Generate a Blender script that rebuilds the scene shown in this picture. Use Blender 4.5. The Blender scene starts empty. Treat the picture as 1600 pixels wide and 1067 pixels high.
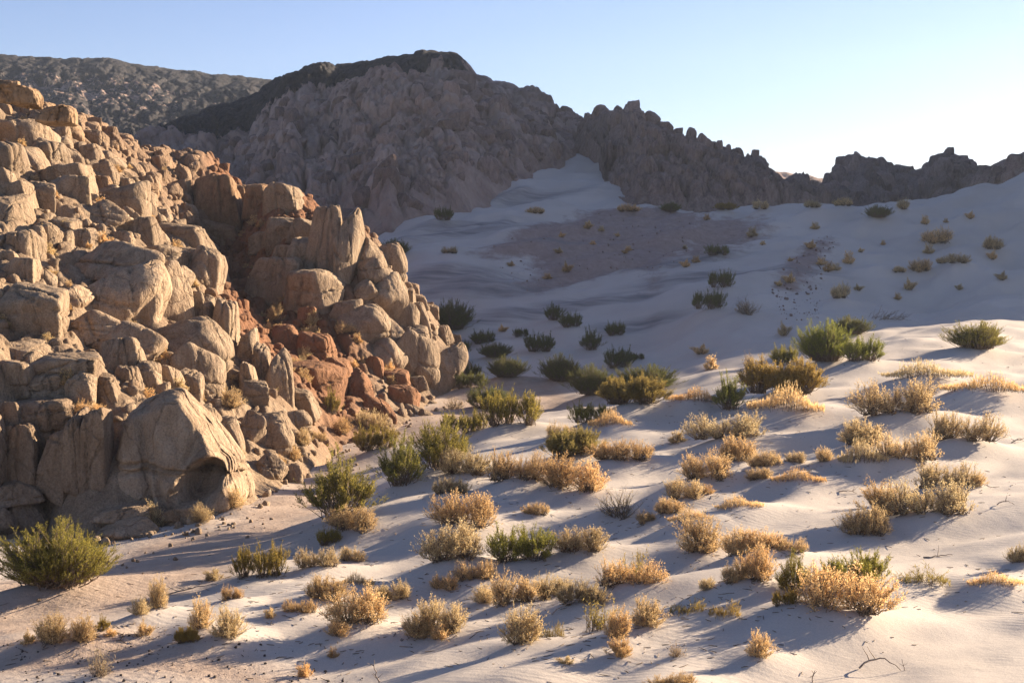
import bpy, bmesh, math, random
import numpy as np
from mathutils import Vector, Matrix, Euler

random.seed(7)
RNG = np.random.default_rng(11)
scn = bpy.context.scene
COL = scn.collection

# ------------------------------------------------------------------ camera, sky, sun, exposure
CAM_Z = 12.0
FPX = 2000.0                      # focal length in pixels of the 1600 px wide photograph
PITCH = math.atan(173 / 2000.0)
cam_d = bpy.data.cameras.new('camera')
cam_d.sensor_width = 36.0
cam_d.lens = 36.0 * FPX / 1600.0
cam_d.clip_start = 0.5
cam_d.clip_end = 6000
cam = bpy.data.objects.new('camera', cam_d)
COL.objects.link(cam)
cam.location = (0, 0, CAM_Z)
cam.rotation_euler = (math.pi / 2 - PITCH, 0, 0)
scn.camera = cam

SUN_AZ = math.radians(58)         # to the right of the view axis (+Y)
SUN_EL = math.radians(15.5)
world = bpy.data.worlds.new('World')
scn.world = world
world.use_nodes = True
nt = world.node_tree
bg = nt.nodes['Background']
sky = nt.nodes.new('ShaderNodeTexSky')
sky.sky_type = 'NISHITA'
sky.sun_disc = False
sky.sun_elevation = SUN_EL
sky.sun_rotation = SUN_AZ
sky.altitude = 1500
sky.air_density = 1.0
sky.dust_density = 1.35
sky.ozone_density = 2.6
wb = nt.nodes.new('ShaderNodeMix')                # white balance of the daylight
wb.data_type = 'RGBA'; wb.blend_type = 'MULTIPLY'
wb.inputs[0].default_value = 1.0
wb.inputs[7].default_value = (1.03, 0.93, 1.05, 1)
nt.links.new(sky.outputs[0], wb.inputs[6])
nt.links.new(wb.outputs[2], bg.inputs[0])
bg.inputs[1].default_value = 0.05
sun_d = bpy.data.lights.new('sun', 'SUN')
sun_d.energy = 5.0
sun_d.angle = math.radians(0.53)
sun_d.color = (1.0, 0.83, 0.62)
sun = bpy.data.objects.new('sun', sun_d)
COL.objects.link(sun)
SDIR = Vector((math.sin(SUN_AZ) * math.cos(SUN_EL), math.cos(SUN_AZ) * math.cos(SUN_EL), math.sin(SUN_EL)))
sun.rotation_euler = (-SDIR).to_track_quat('-Z', 'Y').to_euler()
sun.location = SDIR * 300
vs = scn.view_settings
vs.view_transform = 'Standard'
vs.look = 'None'
vs.gamma = 1.0
vs.use_curve_mapping = False
vs.exposure = 1.84
scn.render.engine = 'CYCLES'
scn.cycles.max_bounces = 4
scn.cycles.diffuse_bounces = 3
scn.cycles.transparent_max_bounces = 4

# ------------------------------------------------------------------ numeric helpers
CP, SP = math.cos(PITCH), math.sin(PITCH)

def ray(px, py):
    """world direction, scaled so that its forward (Y) component is 1"""
    px = np.asarray(px, float); py = np.asarray(py, float)
    cx = (px - 800) / FPX; cy = -(py - 533.5) / FPX
    y = CP + cy * SP
    z = -SP + cy * CP
    return cx / y, z / y

def at(px, py, d):
    rx, rz = ray(px, py)
    return rx * d, d, CAM_Z + rz * d

PERM = np.random.default_rng(3).permutation(4096)
GRAD = np.random.default_rng(4).normal(size=(4096, 3))
GRAD /= np.linalg.norm(GRAD, axis=1)[:, None]

def _h(i, j, k):
    return PERM[(PERM[(PERM[i & 4095] + j) & 4095] + k) & 4095]

def n3(p):
    p = np.asarray(p, float)
    b = np.floor(p).astype(int); f = p - b
    u = f * f * f * (f * (f * 6 - 15) + 10)
    out = 0
    for dx in (0, 1):
        wx = u[:, 0] if dx else 1 - u[:, 0]
        for dy in (0, 1):
            wy = u[:, 1] if dy else 1 - u[:, 1]
            for dz in (0, 1):
                wz = u[:, 2] if dz else 1 - u[:, 2]
                g = GRAD[_h(b[:, 0] + dx, b[:, 1] + dy, b[:, 2] + dz)]
                out = out + wx * wy * wz * ((f - (dx, dy, dz)) * g).sum(1)
    return out

def n2(x, y, s=0.0):
    x = np.asarray(x, float)
    return n3(np.stack([x.ravel(), np.asarray(y, float).ravel(), np.full(x.size, s + 0.37)], 1)).reshape(x.shape)

def fbm2(x, y, s=0.0, o=4):
    r = 0; a = 1.0
    for i in range(o):
        r = r + a * n2(x * 2 ** i, y * 2 ** i, s + i * 7.3); a *= 0.5
    return r

def fbm3(p, o=3):
    r = 0; a = 1.0
    for i in range(o):
        r = r + a * n3(p * 2 ** i + i * 5.1); a *= 0.5
    return r

def worley(x, y, s=0):
    """F1 and F2 of jittered cells"""
    x = np.asarray(x, float); y = np.asarray(y, float)
    bx = np.floor(x).astype(int); by = np.floor(y).astype(int)
    f1 = np.full(x.shape, 9.0); f2 = np.full(x.shape, 9.0); idv = np.zeros(x.shape)
    for dx in (-1, 0, 1):
        for dy in (-1, 0, 1):
            h = _h(bx + dx, by + dy, np.full_like(bx, s))
            jx = (h % 61) / 61.0; jy = (h % 67) / 67.0
            d = np.hypot(bx + dx + jx - x, by + dy + jy - y)
            near = d < f1
            f2 = np.where(near, f1, np.minimum(f2, d))
            idv = np.where(near, (h % 97) / 97.0, idv)
            f1 = np.where(near, d, f1)
    return f1, f2, idv

def smooth(a, b, x):
    t = np.clip((x - a) / (b - a), 0, 1)
    return t * t * (3 - 2 * t)

class RBF:
    def __init__(self, pts, lam=1e-4, eps=0.012):
        self.eps = eps
        P = np.array(pts, float)
        self.c = self.key(P[:, 0], P[:, 1])
        n = len(P)
        K = self.k(self.c, self.c) + lam * np.eye(n)
        A = np.zeros((n + 3, n + 3)); A[:n, :n] = K
        A[:n, n] = 1; A[:n, n + 1:] = self.c; A[n, :n] = 1; A[n + 1:, :n] = self.c.T
        self.w = np.linalg.solve(A, np.concatenate([P[:, 2], np.zeros(3)]))
    @staticmethod
    def key(x, y):
        y = np.asarray(y, float)
        return np.stack([np.asarray(x, float) / np.sqrt(y * y + 144) * 2.2, np.arcsinh(y / 12) * 0.8], 1)
    def k(self, a, b):
        r2 = ((a[:, None, :] - b[None, :, :]) ** 2).sum(2)
        return np.sqrt(r2 + self.eps)
    def __call__(self, x, y):
        x = np.asarray(x, float); sh = x.shape
        q = self.key(x.ravel(), np.asarray(y, float).ravel())
        out = np.empty(len(q)); n = len(self.c)
        for i in range(0, len(q), 40000):
            qq = q[i:i + 40000]
            out[i:i + 40000] = self.k(qq, self.c) @ self.w[:n] + self.w[n] + qq @ self.w[n + 1:]
        return out.reshape(sh)

def W(lst):
    return [tuple(float(v) for v in at(*p)) for p in lst]

# ------------------------------------------------------------------ ground shape
sand_px = [
    (0, 1067, 24.5), (400, 1067, 24), (800, 1067, 22.6), (1200, 1067, 22.2), (1600, 1067, 22),
    (-500, 1067, 25.5), (2100, 1067, 22),
    (0, 1000, 27.5), (300, 1000, 27), (800, 950, 28.5), (1200, 950, 26.5), (1600, 920, 28),
    (0, 940, 33), (0, 880, 40), (-400, 900, 38), (250, 860, 41), (400, 800, 47.5), (250, 930, 33), (400, 900, 34.5), (560, 860, 37.5), (480, 830, 41.5),
    (800, 850, 36.5), (1100, 850, 34), (1350, 850, 33.3), (1600, 800, 35.8), (2100, 800, 36),
    (560, 720, 62), (540, 780, 49), (600, 765, 46.5), (680, 730, 50.5), (620, 700, 66), (800, 760, 44), (1000, 760, 43), (1250, 760, 41), (1600, 700, 47.5),
    (700, 655, 77), (745, 700, 54.5), (850, 690, 54), (960, 660, 57), (1100, 645, 57), (1250, 615, 61), (1400, 640, 55.5), (1600, 600, 64),
    (790, 640, 82), (860, 620, 88), (1080, 595, 86), (1150, 580, 87), (1270, 575, 70), (1390, 535, 80), (1500, 510, 94), (1600, 467, 116), (1700, 440, 128),
    (2100, 600, 66), (2100, 470, 116),
    (700, 580, 97), (900, 560, 102), (1050, 550, 101), (1200, 540, 98), (1300, 510, 104), (1450, 470, 120),
    (700, 500, 113), (850, 500, 114), (1000, 500, 113), (1150, 470, 112), (1300, 450, 119), (1500, 410, 132), (1600, 400, 136),
    (620, 430, 128), (760, 430, 128), (900, 420, 132), (1050, 400, 134), (1200, 390, 135), (1350, 370, 141), (1500, 345, 150), (1600, 335, 152),
    (610, 365, 150), (700, 340, 157), (800, 330, 159), (900, 350, 153), (1000, 345, 155), (1100, 330, 162), (1200, 324, 160), (1300, 320, 160), (1420, 316, 162), (1500, 303, 164), (1600, 288, 164), (1700, 270, 162),
    (760, 295, 176), (840, 280, 184), (935, 250, 200), (930, 300, 176),
]
sand_pts = W(sand_px) + [
    (-20, 60, -0.2), (-40, 70, 0), (-80, 60, 0.5), (-40, 110, 1.5), (-15, 95, 1.6), (-90, 130, 3), (-20, 140, 6),
    (0, 300, 20), (-80, 300, 14), (60, 260, 8), (80, 220, 8), (40, 200, 11.6), (64, 190, 12), (100, 190, 14), (160, 150, 14), (120, 110, 9), (90, 90, 6.5), (60, 70, 4.8),
    (70, 40, 4.4), (40, 15, 4.3), (0, 5, 4.6), (-30, 5, 3.4), (0, -40, 6), (60, -40, 6), (-60, -40, 3), (120, 30, 5),
    (300, 300, 14), (-300, 300, 10), (300, 0, 8), (-300, 0, 2), (200, 400, 12), (-100, 400, 12), (0, 700, 12), (-500, 700, 12), (500, 700, 12)]
SAND0 = RBF(sand_pts)

def dune(x, y):
    """wind-worked undulations, elongated towards the lower left of the picture"""
    a = math.radians(35)
    u = x * math.cos(a) + y * math.sin(a); v = -x * math.sin(a) + y * math.cos(a)
    near = smooth(-16, -6, x - (y - 40) * 0.02 + 6) * smooth(10, 24, y)
    far = smooth(90, 150, y)
    d = 0.62 * near * (fbm2(u / 9.0, v / 4.2, 1.0, 3)) * (1 + 1.2 * far)
    d = d + far * 1.7 * fbm2(u / 30.0, v / 12.0, 5.0, 2) * smooth(0, 12, np.abs(y - 156))
    return d + 0.02 * fbm2(x / 1.1, y / 1.1, 2.0, 2)

hill_px = [(-500, 880, 42), (-200, 860, 44), (0, 832, 46), (170, 838, 45.5), (355, 808, 47.5), (465, 748, 55), (520, 702, 65), (640, 657, 76), (722, 614, 88)]
contact = W(hill_px)
POLY = np.array([(c[0], c[1]) for c in contact] + [(-3, 99), (-7, 108), (-13, 122), (-24, 140), (-45, 155), (-170, 190), (-170, 40)])

def inside_dist(x, y):
    """signed distance to the outline of the rocky hill, positive inside"""
    x = np.asarray(x, float); y = np.asarray(y, float)
    best = np.full(x.shape, 1e9); ins = np.zeros(x.shape, bool)
    n = len(POLY)
    for i in range(n):
        ax, ay = POLY[i]; bx, by = POLY[(i + 1) % n]
        ex, ey = bx - ax, by - ay
        t = np.clip(((x - ax) * ex + (y - ay) * ey) / (ex * ex + ey * ey), 0, 1)
        best = np.minimum(best, np.hypot(x - ax - t * ex, y - ay - t * ey))
        cond = ((ay > y) != (by > y))
        xi = ax + (y - ay) / (by - ay + 1e-12) * ex
        ins ^= cond & (x < xi)
    return np.where(ins, best, -best)

hill_more = [
    (0, 640, 48.8), (100, 640, 49.8), (240, 632, 53), (330, 645, 56.5), (400, 655, 59), (60, 760, 48.5), (240, 770, 47.5),
    (0, 540, 53), (150, 560, 56), (300, 550, 64), (0, 450, 59), (100, 455, 61.5), (200, 460, 66), (290, 480, 70), (340, 560, 65), (430, 600, 65),
    (0, 350, 67), (120, 350, 72), (220, 380, 75), (310, 405, 79),
    (0, 270, 77), (120, 270, 84), (200, 320, 85), (0, 200, 90), (100, 200, 97), (0, 146, 101), (60, 172, 101), (130, 197, 104), (200, 236, 105), (260, 268, 107),
    (-200, 80, 97), (-200, 300, 72), (-200, 600, 49), (-500, 60, 100), (-500, 500, 60),
    (350, 340, 108), (370, 420, 96), (385, 480, 88), (420, 545, 80), (480, 585, 77), (540, 625, 75),
    (340, 300, 110), (420, 303, 105), (490, 340, 99), (540, 365, 96), (590, 405, 93), (620, 445, 94), (660, 498, 93), (450, 400, 94), (520, 475, 88), (600, 525, 88), (560, 560, 83), (640, 610, 84), (690, 606, 88)]
hill_pts = [(c[0], c[1], c[2] - 0.2) for c in contact] + W(hill_more) + [(-70, 140, 22), (-40, 135, 16), (-24, 128, 11), (-12, 112, 6), (-4, 98, 2.5), (-150, 170, 26), (-200, 60, 8), (-60, 160, 12)]
HILL0 = RBF(hill_pts, 1e-4, 0.002)

def hill_h(x, y):
    f1, f2, idv = worley(x / 2.6 + 0.15 * n2(x / 2, y / 2, 3), y / 3.6, 5)
    g1, g2, idg = worley(x / 0.9, y / 1.2, 9)
    m = smooth(0.0, 4.0, inside_dist(x, y))
    z = HILL0(x, y)
    return z + 0.2 * m + m * (0.8 * np.minimum((f2 - f1) * 2.2, 0.6) - 0.35 + 0.6 * (idv - 0.5) + 0.3 * (np.minimum((g2 - g1) * 2.2, 0.6) - 0.3) + 0.25 * (idg - 0.5) + 0.12 * fbm2(x / 1.1, y / 1.1, 8))

# ---- shrub table: x0, y0, x1, y1 in photograph pixels, kind, label
SHRUBS = []
def S(x0, y0, x1, y1, kind, label, group=None):
    SHRUBS.append((x0, y0, x1, y1, kind, label, group))
# -- left foreground
S(0, 808, 190, 918, 'n', 'huge dense green bush at the left edge in front of the rocks')
S(215, 783, 256, 824, 'g', 'round golden tuft bush on the sand spur behind the flat-topped boulder')
S(300, 785, 333, 818, 'g', 'small golden bush tucked between rounded boulders under the hollowed rock')
S(345, 761, 385, 795, 'g', 'straggly golden bush at the rock foot right of the hollowed boulder')
S(369, 847, 445, 906, 'n', 'green broom shrub standing alone on the shadowed bank of the wash')
S(231, 902, 265, 955, 'g', 'upright tan shrub on the bank edge, taller one of a pair in the left foreground')
S(203, 933, 237, 961, 'g', 'low tan shrub leaning left beside a taller upright one in the left foreground')
S(50, 955, 103, 1008, 'g', 'round dry tan bush nearest the left edge, beside a second one')
S(109, 961, 153, 1005, 'g', 'open twiggy tan bush right of the round one near the lower left corner')
S(150, 966, 174, 990, 'n', 'small green shrublet behind the tan bushes near the lower left corner')
S(34, 992, 53, 1016, 't', 'tiny dry tuft left of the round tan bush in the lower left')
S(212, 970, 237, 996, 't', 'single fan-shaped dry tuft on the sand right of the lower left bushes')
S(164, 986, 181, 1003, 't', 'tiny dry tuft beside the twiggy bush in the lower left')
S(293, 936, 333, 985, 'g', 'tall narrow golden bush with a pale green shrublet at its foot')
S(275, 978, 308, 1006, 'y', 'pale green shrublet at the foot of a narrow golden bush')
S(328, 949, 383, 998, 'g', 'open spreading tan bush right of the narrow golden bush in the left foreground')
S(347, 913, 378, 937, 'g', 'small golden bush below the lone green broom shrub')
S(322, 890, 347, 911, 't', 'faint dry tuft in the shadowed wash left of the green broom shrub')
S(415, 952, 431, 971, 't', 'small dark round tuft alone on the lit sand slope')
S(444, 936, 495, 958, 'g', 'low dark-based golden cushion at the left end of the golden bushes')
S(133, 1011, 175, 1060, 'w', 'dry tuft leaning to the right at the bottom left of the picture')
S(466, 1033, 488, 1058, 't', 'small cup-shaped dry tuft on pebbly sand at the bottom')
S(513, 1016, 528, 1032, 't', 'tiny pale tuft on the sand below the big twiggy golden bush')
# -- middle left bank
S(479, 722, 592, 816, 'n', 'green broom shrub with feathery upright tips at the dune toe by the wash')
S(588, 690, 662, 764, 'n', 'left and lower of two joined dark green shrubs on the dune brow')
S(640, 662, 736, 738, 'n', 'right and taller of two joined green shrubs on the dune brow')
S(519, 785, 589, 830, 'g', 'round golden bush just below the feathery green broom shrub')
S(494, 827, 533, 856, 'n', 'small olive shrub below left of the round golden bush on the dune toe')
S(466, 857, 530, 888, 'g', 'pale yellow-tan cushion bush, left of a pair on the shadow-striped slope')
S(530, 852, 567, 880, 'g', 'greyer tan bush, right of a pair on the shadow-striped slope')
S(476, 895, 540, 938, 'g', 'golden twiggy bush with a low pale tail to its right')
S(529, 891, 583, 913, 'k', 'low pale golden tail of brush behind the twiggy bush')
S(512, 915, 608, 978, 'g', 'big twiggy golden bush with dark branches showing in the lower middle left')
S(585, 908, 640, 938, 'g', 'light golden bush attached behind the big twiggy one')
S(513, 974, 551, 1005, 'g', 'small golden bush directly below the big twiggy golden bush')
S(683, 759, 773, 822, 'g', 'large round tan bush on its own mound below the joined green shrubs')
S(660, 818, 759, 880, 'g', 'plumed tan bush with a tall right-hand tip, below the large round one')
S(676, 745, 733, 772, 'g', 'low tan bush on the lit ridge right below the joined green shrubs')
S(690, 697, 762, 745, 'g', 'straggly tan bush on the ridge behind the joined green shrubs')
S(760, 706, 849, 751, 'g', 'spreading golden bush on the ridge crest left of the twin tan bushes')
S(841, 713, 905, 766, 'g', 'left and larger of the twin tan bushes on the ridge')
S(890, 722, 951, 771, 'g', 'right and lower of the twin tan bushes on the ridge')
S(855, 671, 936, 716, 'y', 'bright yellow dense bush on the edge of the shaded valley')
S(920, 686, 1018, 720, 'g', 'wide flat golden bush right of the bright yellow one')
S(816, 785, 858, 806, 'g', 'small pale golden cushion alone in the middle of the shadow-striped slope')
S(760, 826, 868, 884, 'n', 'long low olive green shrub beside a golden fan-shaped bush')
S(869, 818, 945, 863, 'g', 'golden fan-shaped bush at the right end of the long olive shrub')
S(716, 879, 777, 910, 'g', 'small golden bush below the plumed tan bush')
S(672, 899, 714, 925, 'g', 'sparse low tan bush left of a small golden one in the lower middle')
S(741, 912, 780, 943, 'g', 'greyish low bush at the left foot of the big golden trio')
S(768, 895, 840, 947, 'g', 'middle and largest bush of the big golden trio in the lower middle')
S(835, 900, 894, 940, 'g', 'thin open right-hand bush of the big golden trio')
S(783, 945, 850, 1009, 'g', 'dense bright golden ball bush below the big golden trio')
S(622, 955, 675, 1002, 'g', 'darker left half of a twin golden bush near the bottom')
S(656, 937, 729, 988, 'g', 'brighter right half of a twin golden bush near the bottom')
S(673, 985, 704, 1013, 't', 'little dry tuft below the twin golden bush')
S(845, 968, 880, 1006, 's', 'sparse yellowish grass tuft right of the dense golden ball bush')
# -- lower centre
S(930, 876, 1030, 915, 'g', 'wide tan bush behind the tall yellow stalks')
S(974, 842, 1010, 935, 'p', 'tall upright yellow stalks rising above the tan bushes')
S(872, 905, 950, 945, 'g', 'low pale tan bush left of the tall yellow stalks')
S(914, 912, 962, 990, 'p', 'clump of green-yellow stems standing in front of the tan bushes')
S(981, 935, 1038, 980, 'g', 'bright golden bush at the right foot of the yellow stalks')
S(944, 948, 988, 1000, 'g', 'golden bush in front of the green-yellow stems')
S(950, 990, 988, 1027, 'g', 'grey shaded bush below the stems at the bottom middle')
S(1049, 930, 1102, 959, 's', 'left one of two yellow-green grass tufts in the lower middle')
S(1110, 930, 1156, 964, 's', 'right one of two yellow-green grass tufts in the lower middle')
S(1091, 900, 1118, 924, 'g', 'small golden bush left of the drooping golden cluster')
S(1126, 876, 1175, 912, 'g', 'golden bush at the lower left foot of the long central cluster')
S(1054, 803, 1130, 866, 'g', 'tall brownish bush at the left end of the long central cluster')
S(1120, 824, 1172, 872, 'g', 'second bush from the left in the long central cluster')
S(1165, 824, 1218, 862, 'g', 'third bush from the left in the long central cluster')
S(1210, 840, 1256, 864, 'g', 'low pale bush at the right end of the long central cluster')
S(1155, 850, 1206, 915, 'g', 'golden bush hanging below the middle of the long central cluster')
S(1042, 1003, 1076, 1027, 'w', 'bare twiggy grey shrublet in the shadow at the bottom')
S(1164, 986, 1207, 1027, 'g', 'round grey-tan ball bush alone in the shadow at the bottom')
S(1010, 1050, 1092, 1075, 'g', 'top of a golden bush cut off by the bottom edge of the picture')
S(873, 1022, 898, 1036, 't', 'tiny sunlit tuft in the shadow at the bottom')
# -- right foreground
S(1216, 870, 1270, 932, 'n', 'dark green stiff shrub at the left of the biggest golden bush')
S(1253, 876, 1386, 960, 'g', 'biggest golden bush in the right foreground, backed by green stems')
S(1285, 862, 1392, 915, 'n', 'green stems rising behind the biggest golden bush')
S(1207, 930, 1250, 959, 'n', 'small dark green shrublet below the stiff dark shrub')
S(1396, 880, 1480, 914, 's', 'thin golden grass along the crest right of the biggest bush')
S(1515, 888, 1597, 911, 'k', 'low golden grass fringe on the crest at the lower right')
S(1575, 848, 1618, 880, 'g', 'golden bush cut by the right edge above the crest')
S(1424, 722, 1519, 760, 'g', 'upper bush of the large right-hand golden heap')
S(1510, 748, 1540, 772, 'g', 'small bush at the right tip of the large golden heap')
S(1396, 752, 1522, 806, 'g', 'main bright bush of the large right-hand golden heap')
S(1347, 752, 1410, 812, 'g', 'twiggy left bush of the large right-hand golden heap')
S(1317, 788, 1394, 840, 'g', 'greyish tail bush at the lower left of the large golden heap')
S(1312, 684, 1380, 722, 'k', 'low golden fringe at the left of the spiky bush on a mound')
S(1375, 678, 1471, 722, 'g', 'spiky golden bush crowning a mound left of the broad two-part bush')
S(1449, 644, 1553, 688, 'g', 'broad two-part golden bush near the right edge')
S(1308, 653, 1379, 697, 'g', 'two-lobed orange-tan bush in the mound shadow')
S(1344, 596, 1476, 648, 'g', 'long golden bush draped over the mound crest at the right')
S(1479, 580, 1610, 610, 'k', 'thin row of golden grass along the crest at the right edge')
S(1387, 559, 1515, 588, 'k', 'low golden cover on the upper right mound')
S(1476, 493, 1573, 548, 'n', 'green-gold shrub on the lit crest near the right edge')
S(1083, 648, 1200, 686, 'g', 'long low golden bush on the lit dune left of the long bare slope')
S(1120, 678, 1180, 722, 'g', 'tall golden bush heading a chain of bushes running down left')
S(1066, 708, 1138, 752, 'g', 'second bush down the chain, twin-humped golden')
S(1042, 748, 1097, 780, 'g', 'third bush down the chain, low golden')
S(1021, 776, 1068, 804, 'g', 'fourth bush down the chain, dark-sided')
S(994, 798, 1025, 818, 'g', 'lowest and smallest bush of the chain running down left')
S(1045, 791, 1118, 812, 'k', 'thin pale fringe on the small crest right of the chain')
S(1096, 769, 1115, 783, 't', 'tiny round golden tuft right of the chain of bushes')
S(1120, 772, 1193, 793, 'k', 'low golden fringe over a dark mound shadow in the centre right')
S(1168, 706, 1222, 732, 'g', 'upper left golden bush of the scattered five right of the chain')
S(1228, 704, 1257, 726, 'g', 'upper right small bush of the scattered five right of the chain')
S(1168, 730, 1204, 753, 'g', 'lower left bush of the scattered five right of the chain')
S(1208, 727, 1286, 750, 'k', 'long low bush of the scattered five right of the chain')
S(1274, 702, 1302, 726, 'g', 'orange rounded bush standing just right of the scattered group')
S(935, 770, 1007, 810, 'w', 'dark-stemmed open twiggy bush left of the chain')
S(1045, 674, 1070, 693, 't', 'faint grey tuft in the shade left of the long low golden bush')
# -- brow of the dune and shaded valley
S(1170, 564, 1274, 617, 'y', 'bright yellow-green bush on the dune brow')
S(1115, 593, 1168, 645, 'n', 'dark green shrub hanging below the yellow-green bush on the brow')
S(1175, 596, 1282, 640, 'k', 'pale tan mat on the mound in front of the yellow-green bush')
S(1045, 603, 1120, 628, 'k', 'golden fringe on the brow left of the dark green shrub')
S(1243, 487, 1330, 570, 'n', 'largest dark green bush on the brow at the edge of the shade')
S(1300, 487, 1362, 525, 'n', 'brown-tipped shrub joined to the right of the largest dark bush')
S(1205, 535, 1248, 573, 'n', 'dark shrub at the left foot of the largest brow bush')
S(1315, 521, 1384, 567, 'n', 'green bush with sunlit tips right of the largest brow bush')
S(892, 630, 950, 664, 'n', 'dark green shrub low on the brow left of the sunlit green one')
S(942, 590, 1034, 634, 'y', 'sunlit green bush on the brow in front of dark valley shrubs')
S(922, 635, 985, 664, 'k', 'tan fringe along the brow below the sunlit green bush')
S(958, 560, 1058, 612, 'n', 'largest dark shrub at the right of the valley thicket')
S(889, 560, 966, 620, 'n', 'dark spreading shrub in the middle of the valley thicket')
S(844, 544, 912, 599, 'n', 'dark upright shrub at the left of the valley thicket')
S(942, 538, 990, 576, 'n', 'shaded shrub behind the middle of the valley thicket')
S(981, 550, 1006, 564, 'n', 'small flat shrub above the largest dark valley shrub')
S(907, 513, 942, 549, 'n', 'single narrow dark shrub above the valley thicket')
S(946, 500, 978, 526, 'n', 'small grey-green shrub with a dark sand streak to its right')
S(819, 516, 867, 551, 'n', 'round dark shrub alone in the middle of the shaded sand')
S(850, 474, 881, 502, 'n', 'upper left of two dark shrubs on the shaded slope')
S(874, 485, 911, 513, 'n', 'lower right of two dark shrubs on the shaded slope')
S(669, 458, 739, 519, 'n', 'big black-green bush beside the rock tower')
S(778, 507, 792, 519, 't', 'tiny dark tuft at the head of the sand streaks')
S(802, 510, 825, 527, 'n', 'small olive tuft right of the sand streaks')
S(736, 513, 775, 538, 'n', 'dark shrub at the left end of the sand streaks')
S(705, 526, 734, 550, 'n', 'small dark shrub nearest the square rock tower base')
S(745, 530, 800, 560, 'n', 'long dark shrub rising to the right behind the wash')
S(705, 548, 752, 577, 'n', 'dark shrub right beside the smooth leaning slab')
S(761, 548, 825, 592, 'n', 'loose grey-green shrub in the shaded wash')
S(710, 575, 759, 608, 'n', 'brownish shrub at the foot of the smooth leaning slab')
S(728, 597, 793, 640, 'n', 'dark shrub behind the big feathery wash shrub')
S(755, 606, 840, 667, 'n', 'big feathery grey-green shrub with sunlit tips in the wash')
S(692, 641, 760, 680, 'n', 'low dark shrub below left of the big feathery wash shrub')
S(691, 622, 725, 642, 'w', 'small grey brush on the shaded wash by the rocks')
S(855, 660, 896, 688, 'g', 'shaded mauve-grey bush left above the bright yellow bush')
S(596, 369, 642, 402, 'n', 'dark shrub on the sand behind the knobbed rock tower')
S(678, 322, 708, 346, 'n', 'dark shrub where the sand slope meets the mountain')
S(692, 385, 715, 396, 'g', 'tan cushion on the upper shaded sand')
S(822, 321, 850, 333, 'g', 'tan cushion high on the sand slope below the ridge')
S(1108, 418, 1147, 451, 'n', 'upper of two dark shrubs on the far slope')
S(1084, 449, 1132, 485, 'n', 'lower of two dark shrubs on the far slope')
S(1145, 468, 1192, 492, 'w', 'dark spidery shrub right below the two on the far slope')
S(1103, 379, 1137, 400, 'n', 'dark shrub at the right edge of the gravel patch')
S(1441, 356, 1486, 381, 'g', 'shaded tan shrub, largest on the upper right dune')
S(1535, 368, 1566, 390, 'g', 'shaded tan shrub at the far right of the dune slope')
S(1423, 402, 1453, 424, 'g', 'shaded shrub in the middle of the row on the right slope')
S(1481, 394, 1512, 412, 'g', 'right-hand shrub of the row on the right slope')
S(1462, 402, 1482, 413, 'g', 'flat shrub between two in the row on the right slope')
S(1394, 415, 1415, 426, 'g', 'left-hand flat shrub of the row on the right slope')
S(1297, 443, 1328, 467, 'g', 'shaded shrub left of the row on the right slope')
S(1352, 316, 1394, 342, 'n', 'green shrub with golden edge on the far dune crest')
S(1400, 311, 1421, 328, 'g', 'sunlit shrub where the bright dune rim begins')
S(1303, 308, 1331, 322, 'g', 'glowing golden bush on the far dune crest left of the green one')
S(1330, 310, 1353, 322, 'g', 'low glowing bush beside the golden one on the far crest')
S(1177, 314, 1200, 328, 'g', 'glowing orange bush on the far crest below the ridge end')
S(1118, 316, 1150, 329, 'y', 'green-yellow bush on the far crest below the ridge')
S(1256, 313, 1282, 325, 'g', 'glowing low bush on the crest in the skyline gap')
S(965, 318, 1000, 331, 'g', 'sunlit tan tuft at the top of the gravel patch')
S(1030, 312, 1064, 332, 'n', 'dark cushion shrub at the ridge foot above the gravel')
S(920, 232, 948, 249, 'n', 'dark shrub at the top of the sand tongue under the pinnacles')
S(1215, 505, 1233, 527, 't', 'upright grey tuft left of the largest brow bush')
S(1160, 552, 1185, 577, 'w', 'bare little tree-like shrub in the shade left of the brow bushes')
S(1100, 558, 1120, 579, 't', 'round tan tuft in the shade, lower of two')
S(1084, 538, 1109, 554, 't', 'flat tan tuft in the shade, upper of two')
# -- among the rocks
S(556, 640, 601, 675, 'g', 'brown dry bush at the mouth of the gully')
S(552, 664, 621, 706, 'n', 'rounded dark bush at the rock foot by the wash')
S(457, 671, 484, 700, 'g', 'orange dry bush beside the egg-shaped boulder')
S(480, 671, 507, 691, 'g', 'small orange bush right of another at the gully foot')
S(449, 699, 470, 722, 'g', 'golden tuft behind the egg-shaped boulder')
S(424, 712, 450, 735, 'g', 'golden tuft growing in front of the egg-shaped boulder')
S(342, 618, 380, 650, 'g', 'golden brush in the cleft between the standing fingers')
S(359, 705, 380, 722, 'g', 'golden tuft above the low rocks right of the hollowed boulder')
S(516, 654, 546, 683, 'g', 'tan brush at the gully foot')
S(505, 620, 534, 662, 'n', 'dark brown shrub in the gully')
S(120, 633, 160, 656, 'g', 'dry brush on the ledge left of the hollowed boulder')
S(418, 490, 442, 520, 'g', 'tan shrub halfway up the gully')
S(470, 515, 495, 532, 'g', 'low tan tuft under the long slanted slab')
S(525, 515, 556, 532, 'g', 'low golden tuft on the ledge of the second outcrop')
S(452, 567, 474, 584, 'g', 'tan tuft on the ledge above the big standing finger')
S(617, 580, 640, 602, 'g', 'grey-gold shrub beside the leaning slab')


MOUNDS = []       # x, y, height, radius along, radius across
def base_sand(x, y):
    return SAND0(x, y) + dune(x, y)

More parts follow.
